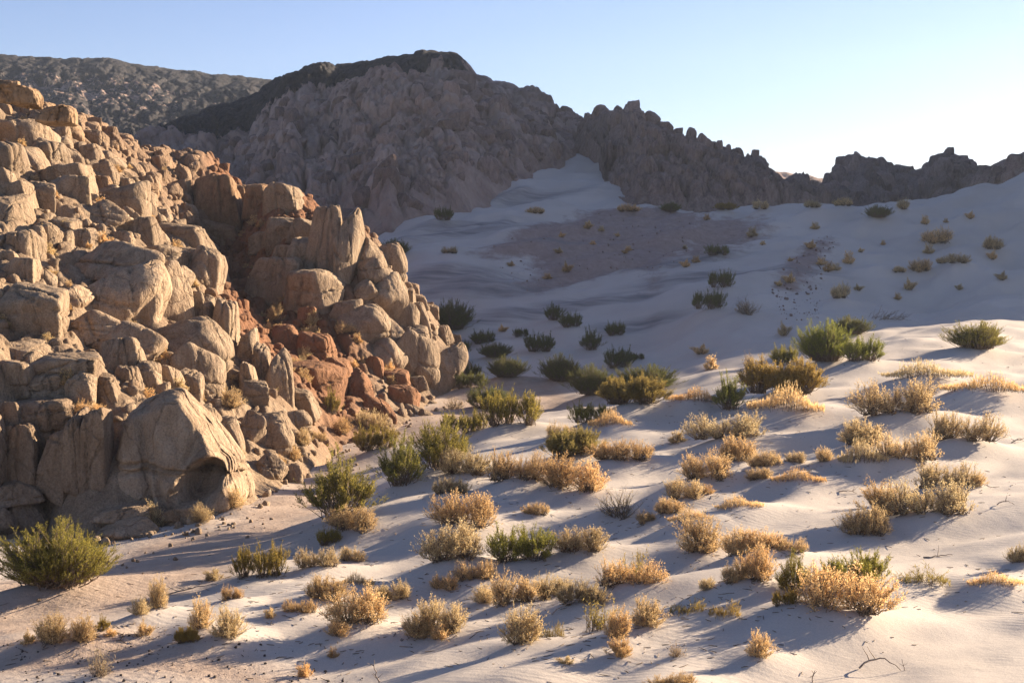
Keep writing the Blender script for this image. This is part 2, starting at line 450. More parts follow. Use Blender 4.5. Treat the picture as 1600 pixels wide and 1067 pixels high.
def cast(px, py, fn, d0=15.0, d1=260.0, n=700, lift=0.0):
    """first hit of picture rays on a height function -> x, y, z, distance"""
    px = np.asarray(px, float); py = np.asarray(py, float)
    rx, rz = ray(px, py)
    ds = np.exp(np.linspace(math.log(d0), math.log(d1), n))
    X = rx[:, None] * ds; Y = np.broadcast_to(ds, X.shape); Z = CAM_Z + rz[:, None] * ds
    H = fn(X, Y) + np.asarray(lift).reshape(-1, 1) if np.ndim(lift) else fn(X, Y) + lift
    under = Z < H
    hit = under.any(1)
    i = np.clip(under.argmax(1), 1, n - 1)
    r = np.arange(len(px))
    a = (Z - H)[r, i - 1]; b = (Z - H)[r, i]
    t = np.clip(a / (a - b + 1e-9), 0, 1)
    d = ds[i - 1] + t * (ds[i] - ds[i - 1])
    return rx * d, d, CAM_Z + rz * d, hit

def full_cast_surface(x, y):
    s = base_sand(x, y)
    m = inside_dist(x, y)
    return np.where(m > 0, np.maximum(HILL0(x, y), s - 30), s)

tab = np.array([(s[0], s[1], s[2], s[3]) for s in SHRUBS], float)
pw = tab[:, 2] - tab[:, 0]; ph = tab[:, 3] - tab[:, 1]
cxp = (tab[:, 0] + tab[:, 2]) / 2; cyp = tab[:, 3] - 0.10 * ph
kinds = [s[4] for s in SHRUBS]
MF = {'g': .27, 'k': .30, 'n': .18, 'y': .28, 't': .05, 'w': .08, 'p': .06, 's': .12, 'd': .12, 'c': .0}
sx, sy, sz, shit = cast(cxp, cyp, full_cast_surface, n=420)
onhill = inside_dist(sx, sy) > 0.3
mh = np.array([MF[k] for k in kinds]) * np.minimum(pw * sy / FPX, 2.6)
mh = np.where(onhill, 0, mh)
sx, sy, sz, shit = cast(cxp, cyp, full_cast_surface, n=420, lift=mh)
onhill = inside_dist(sx, sy) > 0.3
sw = pw * sy / FPX; shh = ph * sy / FPX
for i in range(len(SHRUBS)):
    if mh[i] > 0.01:
        MOUNDS.append((sx[i], sy[i], mh[i], 0.62 * sw[i] + 0.15, 0.5 * min(sw[i], 1.6) + 0.2))
MO = np.array(MOUNDS)

def mounds(x, y):
    out = np.zeros(x.shape)
    ca, sa = math.cos(math.radians(30)), math.sin(math.radians(30))
    for mx, my, h, ra, rb in MO:
        sel = (np.abs(x - mx) < 4 * ra) & (np.abs(y - my) < 4 * ra)
        if not sel.any():
            continue
        dx = x[sel] - mx; dy = y[sel] - my
        u = dx * ca + dy * sa; v = -dx * sa + dy * ca
        # steeper towards the sunless left, a long tail to the right
        ru = np.where(u > 0, ra * 1.7, ra * 1.15)
        rv = np.where(v > 0, rb * 1.3, rb * 0.9)
        e = np.exp(-0.9 * ((u / ru) ** 2 + (v / rv) ** 2))
        out[sel] = np.maximum(out[sel], h * e) + 0.25 * np.minimum(out[sel], h * e)
    return out

def ground_h(x, y):
    return base_sand(x, y) + mounds(x, y)

# ------------------------------------------------------------------ scene helpers
def mesh_obj(name, verts, faces, mat, parent=None, smooth_shade=True):
    me = bpy.data.meshes.new(name)
    verts = np.asarray(verts, np.float32)
    me.vertices.add(len(verts)); me.vertices.foreach_set('co', verts.ravel())
    faces = np.asarray(faces, np.int32)
    n, k = faces.shape
    me.loops.add(n * k); me.loops.foreach_set('vertex_index', faces.ravel())
    me.polygons.add(n)
    me.polygons.foreach_set('loop_start', np.arange(0, n * k, k, dtype=np.int32))
    me.polygons.foreach_set('use_smooth', np.full(n, smooth_shade))
    me.update(calc_edges=True)
    me.materials.append(mat)
    o = bpy.data.objects.new(name, me)
    COL.objects.link(o)
    if parent is not None:
        o.parent = parent
    return o

def raw_mesh(name, verts, faces, mat, smooth_shade=True):
    o = mesh_obj(name, verts, faces, mat, None, smooth_shade)
    me = o.data
    bpy.data.objects.remove(o)
    return me

def tag(o, label=None, cat=None, group=None, kind=None):
    if label: o['label'] = label
    if cat: o['category'] = cat
    if group: o['group'] = group
    if kind: o['kind'] = kind
    return o

def empty(name, loc, rz=0.0):
    o = bpy.data.objects.new(name, None)
    o.empty_display_size = 0.2
    COL.objects.link(o)
    o.location = loc; o.rotation_euler = (0, 0, rz)
    return o

def child(name, me, parent, loc=(0, 0, 0), scale=(1, 1, 1), rot=None, color=None):
    o = bpy.data.objects.new(name, me)
    COL.objects.link(o)
    o.parent = parent
    o.location = loc; o.scale = scale
    if rot is not None: o.rotation_euler = rot
    if color is not None: o.color = color
    return o

def grid_faces(nr, nc):
    i = np.arange(nr * nc).reshape(nr, nc)
    return np.stack([i[:-1, :-1].ravel(), i[:-1, 1:].ravel(), i[1:, 1:].ravel(), i[1:, :-1].ravel()], 1)

def keep_faces(faces, keepv):
    return faces[keepv[faces].any(1)]

def compact(v, f):
    used = np.unique(f)
    m = np.full(len(v), -1); m[used] = np.arange(len(used))
    return v[used], m[f]

# ------------------------------------------------------------------ materials
def new_mat(name):
    m = bpy.data.materials.new(name); m.use_nodes = True
    t = m.node_tree
    return m, t, t.nodes['Principled BSDF']

def nd(t, typ, **kw):
    n = t.nodes.new(typ)
    for k, v in kw.items():
        if k.startswith('i_'):
            n.inputs[k[2:].replace('_', ' ')].default_value = v
        else:
            setattr(n, k, v)
    return n

def noise(t, vec, scale, detail=4, rough=0.55):
    n = nd(t, 'ShaderNodeTexNoise'); n.inputs['Scale'].default_value = scale
    n.inputs['Detail'].default_value = detail; n.inputs['Roughness'].default_value = rough
    t.links.new(vec, n.inputs['Vector'])
    return n.outputs['Fac']

def mapped(t, vec, scale):
    n = nd(t, 'ShaderNodeMapping'); n.inputs['Scale'].default_value = scale
    t.links.new(vec, n.inputs['Vector'])
    return n.outputs[0]

def ramp(t, fac, stops):
    n = nd(t, 'ShaderNodeValToRGB')
    e = n.color_ramp.elements
    while len(e) < len(stops): e.new(0.5)
    for el, (p, c) in zip(e, stops):
        el.position = p; el.color = (c if len(c) == 4 else (*c, 1))
    t.links.new(fac, n.inputs[0])
    return n.outputs[0]

def mix(t, fac, a, b, mode='MIX'):
    n = nd(t, 'ShaderNodeMix', data_type='RGBA', blend_type=mode)
    for sock, v in ((n.inputs[0], fac), (n.inputs[6], a), (n.inputs[7], b)):
        if hasattr(v, 'is_linked') or isinstance(v, bpy.types.NodeSocket): t.links.new(v, sock)
        else: sock.default_value = v if not isinstance(v, tuple) or len(v) == 4 else (*v, 1)
    return n.outputs[2]

def math_n(t, op, a, b=0.5):
    n = nd(t, 'ShaderNodeMath', operation=op)
    for sock, v in ((n.inputs[0], a), (n.inputs[1], b)):
        if isinstance(v, bpy.types.NodeSocket): t.links.new(v, sock)
        else: sock.default_value = v
    return n.outputs[0]

def bump(t, bsdf, h, dist, strength=1.0, prev=None):
    n = nd(t, 'ShaderNodeBump'); n.inputs['Distance'].default_value = dist; n.inputs['Strength'].default_value = strength
    t.links.new(h, n.inputs['Height'])
    if prev is not None: t.links.new(prev, n.inputs['Normal'])
    t.links.new(n.outputs[0], bsdf.inputs['Normal'])
    return n.outputs[0]

def rock_material(name, c_lo, c_mid, c_hi, tint=True, bd=1.0, dark=None, red=False, crack=False):
    m, t, b = new_mat(name)
    pos = nd(t, 'ShaderNodeNewGeometry').outputs['Position']
    big = noise(t, pos, 0.35, 3)
    med = noise(t, mapped(t, pos, (2.2, 2.2, 0.8)), 1.0, 5, 0.68)
    fine = noise(t, pos, 14.0, 4, 0.7)
    col = ramp(t, med, [(0.30, c_lo), (0.52, c_mid), (0.72, c_hi)])
    col = mix(t, math_n(t, 'MULTIPLY', big, 0.55), col, c_lo)
    sp = ramp(t, fine, [(0.32, (0.62, 0.6, 0.58)), (0.55, (1, 1, 1)), (0.8, (1.18, 1.16, 1.12))])
    col = mix(t, 1.0, col, sp, 'MULTIPLY')
    if dark is not None:           # dark desert varnish in irregular stains
        st = ramp(t, noise(t, mapped(t, pos, (0.8, 0.8, 0.25)), 1.1, 5, 0.7), [(0.52, (0, 0, 0)), (0.68, (1, 1, 1))])
        col = mix(t, math_n(t, 'MULTIPLY', st, 0.55), col, dark)
    if red:
        ra = nd(t, 'ShaderNodeAttribute'); ra.attribute_name = 'red'
        col = mix(t, 1.0, col, mix(t, ra.outputs['Fac'], (1, 1, 1, 1), (0.80, 0.53, 0.40, 1)), 'MULTIPLY')
    if tint:
        oi = nd(t, 'ShaderNodeObjectInfo')
        col = mix(t, 1.0, col, oi.outputs['Color'], 'MULTIPLY')
    n0 = None
    if crack:                      # hairline joints, too fine to model
        wob = nd(t, 'ShaderNodeVectorMath', operation='MULTIPLY_ADD')
        nz = nd(t, 'ShaderNodeTexNoise'); nz.inputs['Scale'].default_value = 0.9; t.links.new(pos, nz.inputs['Vector'])
        t.links.new(nz.outputs['Color'], wob.inputs[0]); wob.inputs[1].default_value = (0.9, 0.9, 0.9); t.links.new(mapped(t, pos, (0.75, 0.75, 0.42)), wob.inputs[2])
        vo = nd(t, 'ShaderNodeTexVoronoi', feature='DISTANCE_TO_EDGE'); vo.inputs['Scale'].default_value = 0.8
        t.links.new(wob.outputs[0], vo.inputs['Vector'])
        cr = ramp(t, vo.outputs['Distance'], [(0.0, (0, 0, 0)), (0.035, (1, 1, 1))])
        n0 = bump(t, b, cr, 0.05, 0.7)
        col = mix(t, 1.0, col, mix(t, cr, (0.84, 0.82, 0.80, 1), (1, 1, 1, 1)), 'MULTIPLY')
    t.links.new(col, b.inputs['Base Color'])
    b.inputs['Roughness'].default_value = 0.92
    b.inputs['Specular IOR Level'].default_value = 0.2
    n1 = bump(t, b, med, 0.30 * bd, 0.9, n0)
    n2_ = bump(t, b, noise(t, pos, 5.0 / bd, 5, 0.65), 0.06 * bd, 0.8, n1)
    bump(t, b, fine, 0.012 * bd, 0.8, n2_)
    return m

M_ROCK = rock_material('granite', (0.23, 0.158, 0.098), (0.345, 0.248, 0.162), (0.42, 0.32, 0.222), dark=(0.13, 0.084, 0.056), crack=True)
M_HILL = rock_material('rubble_soil', (0.20, 0.134, 0.083), (0.30, 0.212, 0.136), (0.375, 0.28, 0.19), tint=False, dark=(0.10, 0.06, 0.038), red=True)
M_FAR = rock_material('far_rock', (0.27, 0.18, 0.145), (0.41, 0.288, 0.235), (0.52, 0.385, 0.32), bd=4.0, dark=(0.10, 0.07, 0.06))

def massif_material():
    """tan-pink granite under a cap of near-black basalt blocks"""
    m, t, b = new_mat('massif_rock')
    pos = nd(t, 'ShaderNodeNewGeometry').outputs['Position']
    med = noise(t, mapped(t, pos, (1, 1, 0.6)), 0.16, 7, 0.65)
    col = ramp(t, med, [(0.30, (0.22, 0.142, 0.112)), (0.48, (0.43, 0.292, 0.23)), (0.68, (0.58, 0.42, 0.338))])
    at_ = nd(t, 'ShaderNodeAttribute'); at_.attribute_name = 'basalt'
    capn = math_n(t, 'ADD', at_.outputs['Fac'], math_n(t, 'MULTIPLY', math_n(t, 'SUBTRACT', noise(t, pos, 0.25, 6, 0.7), 0.5), 1.6))
    cap = ramp(t, capn, [(0.42, (0, 0, 0)), (0.58, (1, 1, 1))])
    bas = ramp(t, noise(t, pos, 0.9, 5, 0.7), [(0.35, (0.022, 0.020, 0.021)), (0.6, (0.06, 0.052, 0.05)), (0.75, (0.14, 0.11, 0.085))])
    col = mix(t, cap, col, bas)
    t.links.new(col, b.inputs['Base Color'])
    b.inputs['Roughness'].default_value = 0.92
    b.inputs['Specular IOR Level'].default_value = 0.2
    n1 = bump(t, b, med, 3.2, 1.0)
    bump(t, b, noise(t, mapped(t, pos, (1, 1, .5)), 0.9, 7, 0.72), 1.0, 1.0, n1)
    return m
M_MASSIF = massif_material()

def sand_material():
    m, t, b = new_mat('sand')
    pos = nd(t, 'ShaderNodeNewGeometry').outputs['Position']
    ga = nd(t, 'ShaderNodeAttribute'); ga.attribute_name = 'gravel'
    wa = nd(t, 'ShaderNodeAttribute'); wa.attribute_name = 'wash'
    n_big = noise(t, pos, 0.12, 5, 0.6)
    n_fine = noise(t, pos, 30.0, 3, 0.7)
    sand = ramp(t, n_big, [(0.3, (0.47, 0.40, 0.335)), (0.7, (0.54, 0.47, 0.40))])
    n_w = noise(t, pos, 1.5, 7, 0.7)
    washc = ramp(t, n_w, [(0.3, (0.36, 0.262, 0.196)), (0.7, (0.455, 0.347, 0.268))])
    n_g = noise(t, pos, 1.3, 7, 0.75)
    grav = ramp(t, n_g, [(0.3, (0.23, 0.162, 0.135)), (0.55, (0.32, 0.232, 0.193)), (0.75, (0.39, 0.295, 0.248))])
    gm = math_n(t, 'ADD', ga.outputs['Fac'], math_n(t, 'MULTIPLY', math_n(t, 'SUBTRACT', noise(t, pos, 0.5, 7, 0.7), 0.5), 0.7))
    gm = ramp(t, gm, [(0.42, (0, 0, 0)), (0.60, (1, 1, 1))])
    wm = math_n(t, 'ADD', wa.outputs['Fac'], math_n(t, 'MULTIPLY', math_n(t, 'SUBTRACT', noise(t, pos, 0.7, 6, 0.7), 0.5), 0.5))
    wm = ramp(t, wm, [(0.3, (0, 0, 0)), (0.75, (1, 1, 1))])
    col = mix(t, wm, sand, washc)
    col = mix(t, gm, col, grav)
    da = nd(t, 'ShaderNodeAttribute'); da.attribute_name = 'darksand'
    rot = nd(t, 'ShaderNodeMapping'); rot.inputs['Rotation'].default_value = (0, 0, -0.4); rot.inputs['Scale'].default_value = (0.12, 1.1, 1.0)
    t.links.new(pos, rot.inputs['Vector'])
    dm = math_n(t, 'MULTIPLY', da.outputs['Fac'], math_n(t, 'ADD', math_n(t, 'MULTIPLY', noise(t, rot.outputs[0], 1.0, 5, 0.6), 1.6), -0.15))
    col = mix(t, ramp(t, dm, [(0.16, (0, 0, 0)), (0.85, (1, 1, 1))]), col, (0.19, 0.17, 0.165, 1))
    sp = ramp(t, n_fine, [(0.3, (0.86, 0.86, 0.86)), (0.7, (1.08, 1.08, 1.08))])
    col = mix(t, 1.0, col, sp, 'MULTIPLY')
    t.links.new(col, b.inputs['Base Color'])
    b.inputs['Roughness'].default_value = 0.95
    b.inputs['Specular IOR Level'].default_value = 0.15
    # wind ripples, soft lumps and grain
    wv = nd(t, 'ShaderNodeTexWave', wave_type='BANDS', bands_direction='DIAGONAL')
    wv.inputs['Scale'].default_value = 1.9; wv.inputs['Distortion'].default_value = 5.0
    wv.inputs['Detail'].default_value = 3; wv.inputs['Detail Scale'].default_value = 1.2
    t.links.new(mapped(t, pos, (0.7, 1.6, 1.0)), wv.inputs['Vector'])
    patch = ramp(t, noise(t, pos, 0.22, 3), [(0.42, (0.1, 0.1, 0.1)), (0.62, (1, 1, 1))])
    n1 = bump(t, b, math_n(t, 'MULTIPLY', wv.outputs['Fac'], patch), 0.012, 0.28)
    rough = math_n(t, 'MAXIMUM', gm, wm)
    lump = math_n(t, 'MULTIPLY', noise(t, pos, 3.5, 6, 0.7), math_n(t, 'ADD', math_n(t, 'MULTIPLY', rough, 0.5), 0.22))
    n2_ = bump(t, b, lump, 0.10, 0.7, n1)
    bump(t, b, n_fine, 0.006, 0.6, n2_)
    return m
M_SAND = sand_material()

def leaf_material(name, c1, c2, c3, trans=0.5):
    m = bpy.data.materials.new(name); m.use_nodes = True
    t = m.node_tree
    t.nodes.remove(t.nodes['Principled BSDF'])
    out = t.nodes['Material Output']
    geo = nd(t, 'ShaderNodeNewGeometry')
    oi = nd(t, 'ShaderNodeObjectInfo')
    col = ramp(t, geo.outputs['Random Per Island'], [(0.0, c1), (0.5, c2), (1.0, c3)])
    col = mix(t, 1.0, col, oi.outputs['Color'], 'MULTIPLY')
    d = nd(t, 'ShaderNodeBsdfDiffuse'); tr = nd(t, 'ShaderNodeBsdfTranslucent')
    t.links.new(col, d.inputs[0]); t.links.new(col, tr.inputs[0])
    mx = nd(t, 'ShaderNodeMixShader'); mx.inputs[0].default_value = trans
    t.links.new(d.outputs[0], mx.inputs[1]); t.links.new(tr.outputs[0], mx.inputs[2])
    t.links.new(mx.outputs[0], out.inputs['Surface'])
    return m
M_GOLD = leaf_material('dry_leaf', (0.59, 0.385, 0.172), (0.79, 0.545, 0.255), (0.91, 0.69, 0.38))
M_GREEN = leaf_material('broom_leaf', (0.10, 0.10, 0.034), (0.19, 0.175, 0.05), (0.45, 0.38, 0.12), 0.45)
M_YELL = leaf_material('yellow_leaf', (0.22, 0.17, 0.055), (0.36, 0.26, 0.075), (0.46, 0.34, 0.11), 0.45)

def wood_material(name, c1, c2):
    m, t, b = new_mat(name)
    pos = nd(t, 'ShaderNodeTexCoord').outputs['Object']
    col = ramp(t, noise(t, mapped(t, pos, (9, 9, 3)), 2.0, 4), [(0.35, c1), (0.65, c2)])
    t.links.new(col, b.inputs['Base Color']); b.inputs['Roughness'].default_value = 0.9
    return m
M_TWIG = wood_material('twig', (0.10, 0.066, 0.042), (0.22, 0.155, 0.10))
M_DEAD = wood_material('dead_wood', (0.17, 0.125, 0.095), (0.36, 0.28, 0.215))
M_DSTONE = rock_material('dark_pebble', (0.05, 0.04, 0.036), (0.09, 0.07, 0.06), (0.15, 0.115, 0.095), tint=False)

# ------------------------------------------------------------------ ground sheet
def in_poly(px, py, poly):
    ins = np.zeros(px.shape, bool); n = len(poly)
    for i in range(n):
        ax, ay = poly[i]; bx, by = poly[(i + 1) % n]
        c = (ay > py) != (by > py)
        ins ^= c & (px < ax + (py - ay) / (by - ay + 1e-12) * (bx - ax))
    return ins

def plan_poly(pp):
    """outline given as picture points on the bare sand -> plan outline"""
    a = np.array(pp, float)
    x, y, z, h = cast(a[:, 0], a[:, 1], SAND0, n=500)
    return np.stack([x, y], 1)

def soft_mask(x, y, poly, w):
    n = len(poly); best = np.full(x.shape, 1e9)
    for i in range(n):
        ax, ay = poly[i]; bx, by = poly[(i + 1) % n]
        ex, ey = bx - ax, by - ay
        t = np.clip(((x - ax) * ex + (y - ay) * ey) / (ex * ex + ey * ey + 1e-9), 0, 1)
        best = np.minimum(best, np.hypot(x - ax - t * ex, y - ay - t * ey))
    sd = np.where(in_poly(x, y, poly), best, -best)
    return np.clip(0.5 + sd / w, 0, 1)

yy = [-60.0]
while yy[-1] < 900:
    d = yy[-1]
    step = 4.0 if d < 8 else (1.0 if d < 18 else (0.0052 * d if d < 240 else 0.03 * d))
    yy.append(d + step)
yy = np.array(yy)
tt = np.concatenate([np.linspace(-5, -1.0, 25)[:-1], np.linspace(-1.0, -0.44, 40)[:-1], np.linspace(-0.44, 0.44, 500), np.linspace(0.44, 1.0, 40)[1:], np.linspace(1.0, 5, 25)[1:]])
GY, GT = np.meshgrid(yy, tt, indexing='ij')
GX = GT * np.sqrt(GY ** 2 + 100)
GZ = ground_h(GX, GY)
ins = inside_dist(GX, GY)
GZ = GZ - 6 * smooth(1.2, 5.0, ins)
ground = mesh_obj('ground', np.stack([GX.ravel(), GY.ravel(), GZ.ravel()], 1), grid_faces(*GX.shape), M_SAND)
tag(ground, 'pale wind-blown sand dunes and sandy valley floor', 'ground', kind='structure')
GR1 = plan_poly([(735, 408), (800, 372), (860, 345), (930, 328), (1090, 328), (1110, 350), (1075, 385), (1030, 415), (1015, 455), (1030, 425), (960, 425), (870, 450), (815, 458), (835, 425), (825, 405), (780, 408)])
GR2 = plan_poly([(1205, 448), (1235, 400), (1290, 365), (1310, 375), (1290, 410), (1270, 440), (1240, 447)])
GR3 = plan_poly([(1240, 470), (1300, 455), (1290, 500), (1225, 505)])
WS = plan_poly([(-200, 1040), (-100, 930), (60, 900), (210, 850), (330, 825), (420, 775), (470, 750), (545, 690), (640, 640), (730, 600), (880, 590), (905, 630), (800, 665), (740, 690), (600, 700), (560, 760), (480, 830), (380, 900), (200, 960), (60, 1000)])
WS2 = plan_poly([(-200, 1067), (-100, 1000), (150, 990), (330, 1010), (470, 1040), (520, 1067)])
GR4 = plan_poly([(1040, 335), (1200, 332), (1230, 350), (1150, 400), (1060, 420), (1020, 400)])
grav = np.maximum.reduce([soft_mask(GX, GY, GR1, 12.0), 0.78 * soft_mask(GX, GY, GR4, 14.0), 0.9 * soft_mask(GX, GY, GR2, 8.0), 0.55 * soft_mask(GX, GY, GR3, 8.0)])
wsh = np.maximum(soft_mask(GX, GY, WS, 5.0), 0.9 * soft_mask(GX, GY, WS2, 2.5))
wsh = np.maximum(wsh, 0.6 * smooth(-1.5, 1.0, ins))
# streaks of darker sand colour on the far slope: centre, length and width in metres, direction in plan
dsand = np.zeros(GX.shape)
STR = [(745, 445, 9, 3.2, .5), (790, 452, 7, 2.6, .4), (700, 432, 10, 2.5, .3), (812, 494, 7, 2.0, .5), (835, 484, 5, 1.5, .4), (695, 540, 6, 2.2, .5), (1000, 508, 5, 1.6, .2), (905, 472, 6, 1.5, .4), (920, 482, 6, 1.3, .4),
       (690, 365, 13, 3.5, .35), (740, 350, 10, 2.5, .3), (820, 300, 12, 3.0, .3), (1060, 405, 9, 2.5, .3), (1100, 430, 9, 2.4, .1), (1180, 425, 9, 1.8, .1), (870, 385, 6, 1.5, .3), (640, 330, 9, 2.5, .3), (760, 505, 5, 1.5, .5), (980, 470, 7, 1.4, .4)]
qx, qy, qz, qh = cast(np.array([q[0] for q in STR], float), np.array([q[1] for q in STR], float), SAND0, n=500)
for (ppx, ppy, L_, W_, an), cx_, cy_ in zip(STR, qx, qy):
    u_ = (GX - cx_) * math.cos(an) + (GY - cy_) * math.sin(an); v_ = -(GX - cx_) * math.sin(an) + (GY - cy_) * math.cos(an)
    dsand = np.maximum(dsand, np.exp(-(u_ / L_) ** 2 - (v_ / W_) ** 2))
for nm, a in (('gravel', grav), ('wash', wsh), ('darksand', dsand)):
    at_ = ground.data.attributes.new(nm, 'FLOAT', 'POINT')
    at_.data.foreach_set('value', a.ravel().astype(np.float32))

# ------------------------------------------------------------------ rocky hillside on the left
hy = np.concatenate([np.linspace(40, 125, 520), np.linspace(126, 195, 50)])
ht = np.concatenate([np.linspace(-1.6, -0.46, 50)[:-1], np.linspace(-0.46, 0.02, 460)])
HY, HT = np.meshgrid(hy, ht, indexing='ij')
HX = HT * HY
HD = inside_dist(HX, HY)
HZ = hill_h(HX, HY)
HZ = np.where(HD < 0, np.minimum(HZ, SAND0(HX, HY)) - 0.4 + HD * 0.4, HZ)
hv = np.stack([HX.ravel(), HY.ravel(), HZ.ravel()], 1)
hv, hf = compact(hv, keep_faces(grid_faces(*HX.shape), (HD > -2.5).ravel()))
hillside = mesh_obj('hillside', hv, hf, M_HILL)
def red_amount(x, y):
    b = x / y
    return np.clip(smooth(-0.25, -0.21, b) * smooth(-0.09, -0.14, b) * smooth(60, 74, y) * 1.0 + 0.30 * smooth(90, 104, y), 0, 1)
a_ = hillside.data.attributes.new('red', 'FLOAT', 'POINT')
a_.data.foreach_set('value', red_amount(hv[:, 0], hv[:, 1]).astype(np.float32))
tag(hillside, 'sunlit hillside of jumbled tan granite blocks left of the wash', 'hillside', kind='structure')

# ------------------------------------------------------------------ mountains behind
def ridge(name, label, sky_pts, base, crest, mat, rough, seed, cap=None, rows=130, step=2.6, prof=0.9, cell=8.0, drop=0.7, ribs=0.4):
    """a range whose crest line runs through real points (bearing, height) at its own distance"""
    sp = np.array(sky_pts, float)
    px = np.arange(sp[0, 0], sp[-1, 0] + step, step)
    skyy = np.interp(px, sp[:, 0], sp[:, 1])
    def bz(p):
        if len(p) > 2: return p[2]
        return float(SAND0(np.array([ray(p[0], 300)[0] * p[1]]), np.array([float(p[1])]))[0])
    b = np.array([(p[0], p[1], bz(p)) for p in base], float); c = np.array(crest, float)
    d0 = np.interp(px, b[:, 0], b[:, 1]); d1 = np.interp(px, c[:, 0], c[:, 1])
    rx, rz = ray(px, skyy)
    z1 = CAM_Z + rz * d1
    t = np.concatenate([np.linspace(-0.15, 1.0, rows), np.linspace(1.0, 1.9, 26)[1:]])
    T, PX = np.meshgrid(t, px, indexing='ij')
    D = d0 + (d1 - d0) * T
    X = np.broadcast_to(rx, T.shape) * D; Y = D
    z0 = np.interp(px, b[:, 0], b[:, 2])
    up = z0 + (z1 - z0) * np.sign(T) * np.abs(np.clip(T, -1, 1)) ** prof
    Z = np.where(T <= 1, up, z1 - (z1 - z0) * drop * (T - 1) - (T - 1) ** 2 * 4)
    XS = X + 0.45 * Z + 0.25 * cell * n2(X / cell, Y / cell, seed)        # joints lean with the slope
    YS = Y * 0.75 + Z
    disp = 1.1 * fbm2(X / (cell * 4), (Y + Z) / (cell * 5), seed + .5, 4)
    for q, (cs, am) in enumerate(((1.0, 0.85), (0.42, 0.5), (0.17, 0.26))):
        f1, f2, idv = worley(XS / (cell * cs), YS / (cell * cs * 2.1), seed + 3 * q)
        disp = disp + am * (np.minimum((f2 - f1) * 2.4, 0.6) - 0.4) + am * 1.0 * (idv - 0.5)
    rid = 1 - np.abs(n2(XS / (cell * .8), YS / (cell * 3), seed + 9)) * 2.6
    big_rid = 1 - np.abs(n2((X + .7 * Z) / (cell * 2.6), YS / (cell * 9), seed + 11)) * 2.6      # broad ribs and gullies
    disp = disp + 0.5 * (rid - 0.45) + ribs * (big_rid - 0.45)
    env = smooth(-0.05, 0.12, T) * (0.30 + 0.70 * smooth(0, .25, np.abs(1 - T)))
    Z = Z + rough * env * disp
    Y2 = Y - rough * 0.7 * env * disp
    v = np.stack([X.ravel(), Y2.ravel(), Z.ravel()], 1)
    o = mesh_obj(name, v, grid_faces(*T.shape), mat)
    tag(o, label, 'mountain', kind='structure')
    if cap is not None:
        a = o.data.attributes.new('basalt', 'FLOAT', 'POINT')
        a.data.foreach_set('value', cap(PX, T, Z).ravel().astype(np.float32))
    return o, dict(px=px, d0=d0, d1=d1, X=X, Y=Y2, Z=Z, T=T, PX=PX)

plateau, _ = ridge('plateau', 'dark stony plateau on the skyline at the far left', [(-900, 60), (-300, 78), (0, 85), (60, 91), (150, 92), (172, 90), (200, 98), (300, 112), (430, 127), (520, 150), (640, 190)],
                   [(-900, 330, 14), (640, 330, 14)], [(-900, 520), (640, 500)], M_MASSIF, 1.7, 21, cap=lambda PX, T, Z: 0.80 + 0.30 * smooth(0.72, 1.0, T) - 0.25 * smooth(.3, .7, T) * smooth(.95, .7, T) * smooth(420, 150, PX), rows=170, step=2.4, cell=7, prof=.85)
mountain, MI = ridge('mountain', 'brown granite mountain with a black rock cap behind the valley', [(120, 255), (200, 212), (300, 180), (400, 142), (440, 122), (480, 103), (560, 95), (640, 85), (690, 81), (715, 86), (728, 98), (745, 118), (790, 132), (830, 148), (870, 166), (910, 190), (960, 215), (1010, 245), (1060, 290), (1100, 330)],
                     [(120, 175, 10), (450, 165, 10), (560, 154, 12), (610, 152), (700, 162), (800, 178), (900, 200), (1100, 230)], [(120, 280), (640, 262), (900, 268), (1100, 275)],
                     M_MASSIF, 2.0, 31, cap=lambda PX, T, Z: 0.95 * smooth(0.66, 0.80, T + 0.06 * n2(PX / 40, T * 3)) * smooth(760, 700, PX) + 0.25 * smooth(500, 300, PX), rows=240, step=1.9, prof=0.82, cell=7, ribs=1.5)
crag, CI = ridge('rock_ridge', 'ridge of knobbly granite pinnacles above the sand slope', [(880, 262), (905, 215), (918, 182), (940, 174), (985, 180), (1010, 192), (1050, 207), (1100, 220), (1150, 238), (1185, 252), (1205, 275), (1225, 300), (1270, 322), (1330, 330)],
                 [(880, 205), (935, 196), (950, 176), (1000, 168), (1100, 168), (1330, 174)], [(880, 220), (940, 212), (1000, 200), (1200, 198), (1330, 196)], M_FAR, 2.2, 41, rows=90, step=2.2, prof=.8, cell=6)
farhill, FI = ridge('far_hill', 'shaded granite hills beyond the right-hand dune crest', [(1100, 300), (1240, 283), (1280, 288), (1300, 272), (1320, 248), (1338, 240), (1360, 248), (1400, 258), (1440, 262), (1455, 252), (1472, 242), (1492, 241), (1515, 254), (1535, 268), (1600, 268), (1900, 240)],
                    [(1100, 270, 12), (1900, 270, 12)], [(1100, 350), (1900, 350)], M_FAR, 3.2, 51, rows=70, step=2.6, prof=.75, cell=9)
lowhill, _ = ridge('distant_hill', 'low distant hill in the gap of the skyline', [(1120, 262), (1200, 267), (1230, 270), (1270, 277), (1330, 285), (1500, 290)], [(1120, 500, 14), (1500, 500, 14)], [(1120, 620), (1500, 620)], M_FAR, 2.5, 61, rows=50, step=4, cell=12)
righthill, RI = ridge('right_hill', 'brown rocky hill rising at the right edge of the picture', [(1490, 318), (1525, 275), (1545, 262), (1570, 250), (1600, 238), (1660, 215), (1800, 200), (2000, 230), (2200, 300)],
 [(1490, 175, 11), (1600, 165, 11), (1800, 140, 10), (2400, 110, 8)], [(1490, 215), (1600, 200), (1800, 178), (2000, 162), (2400, 140)], M_FAR, 2.0, 71, rows=80, step=3, prof=.8, cell=7)

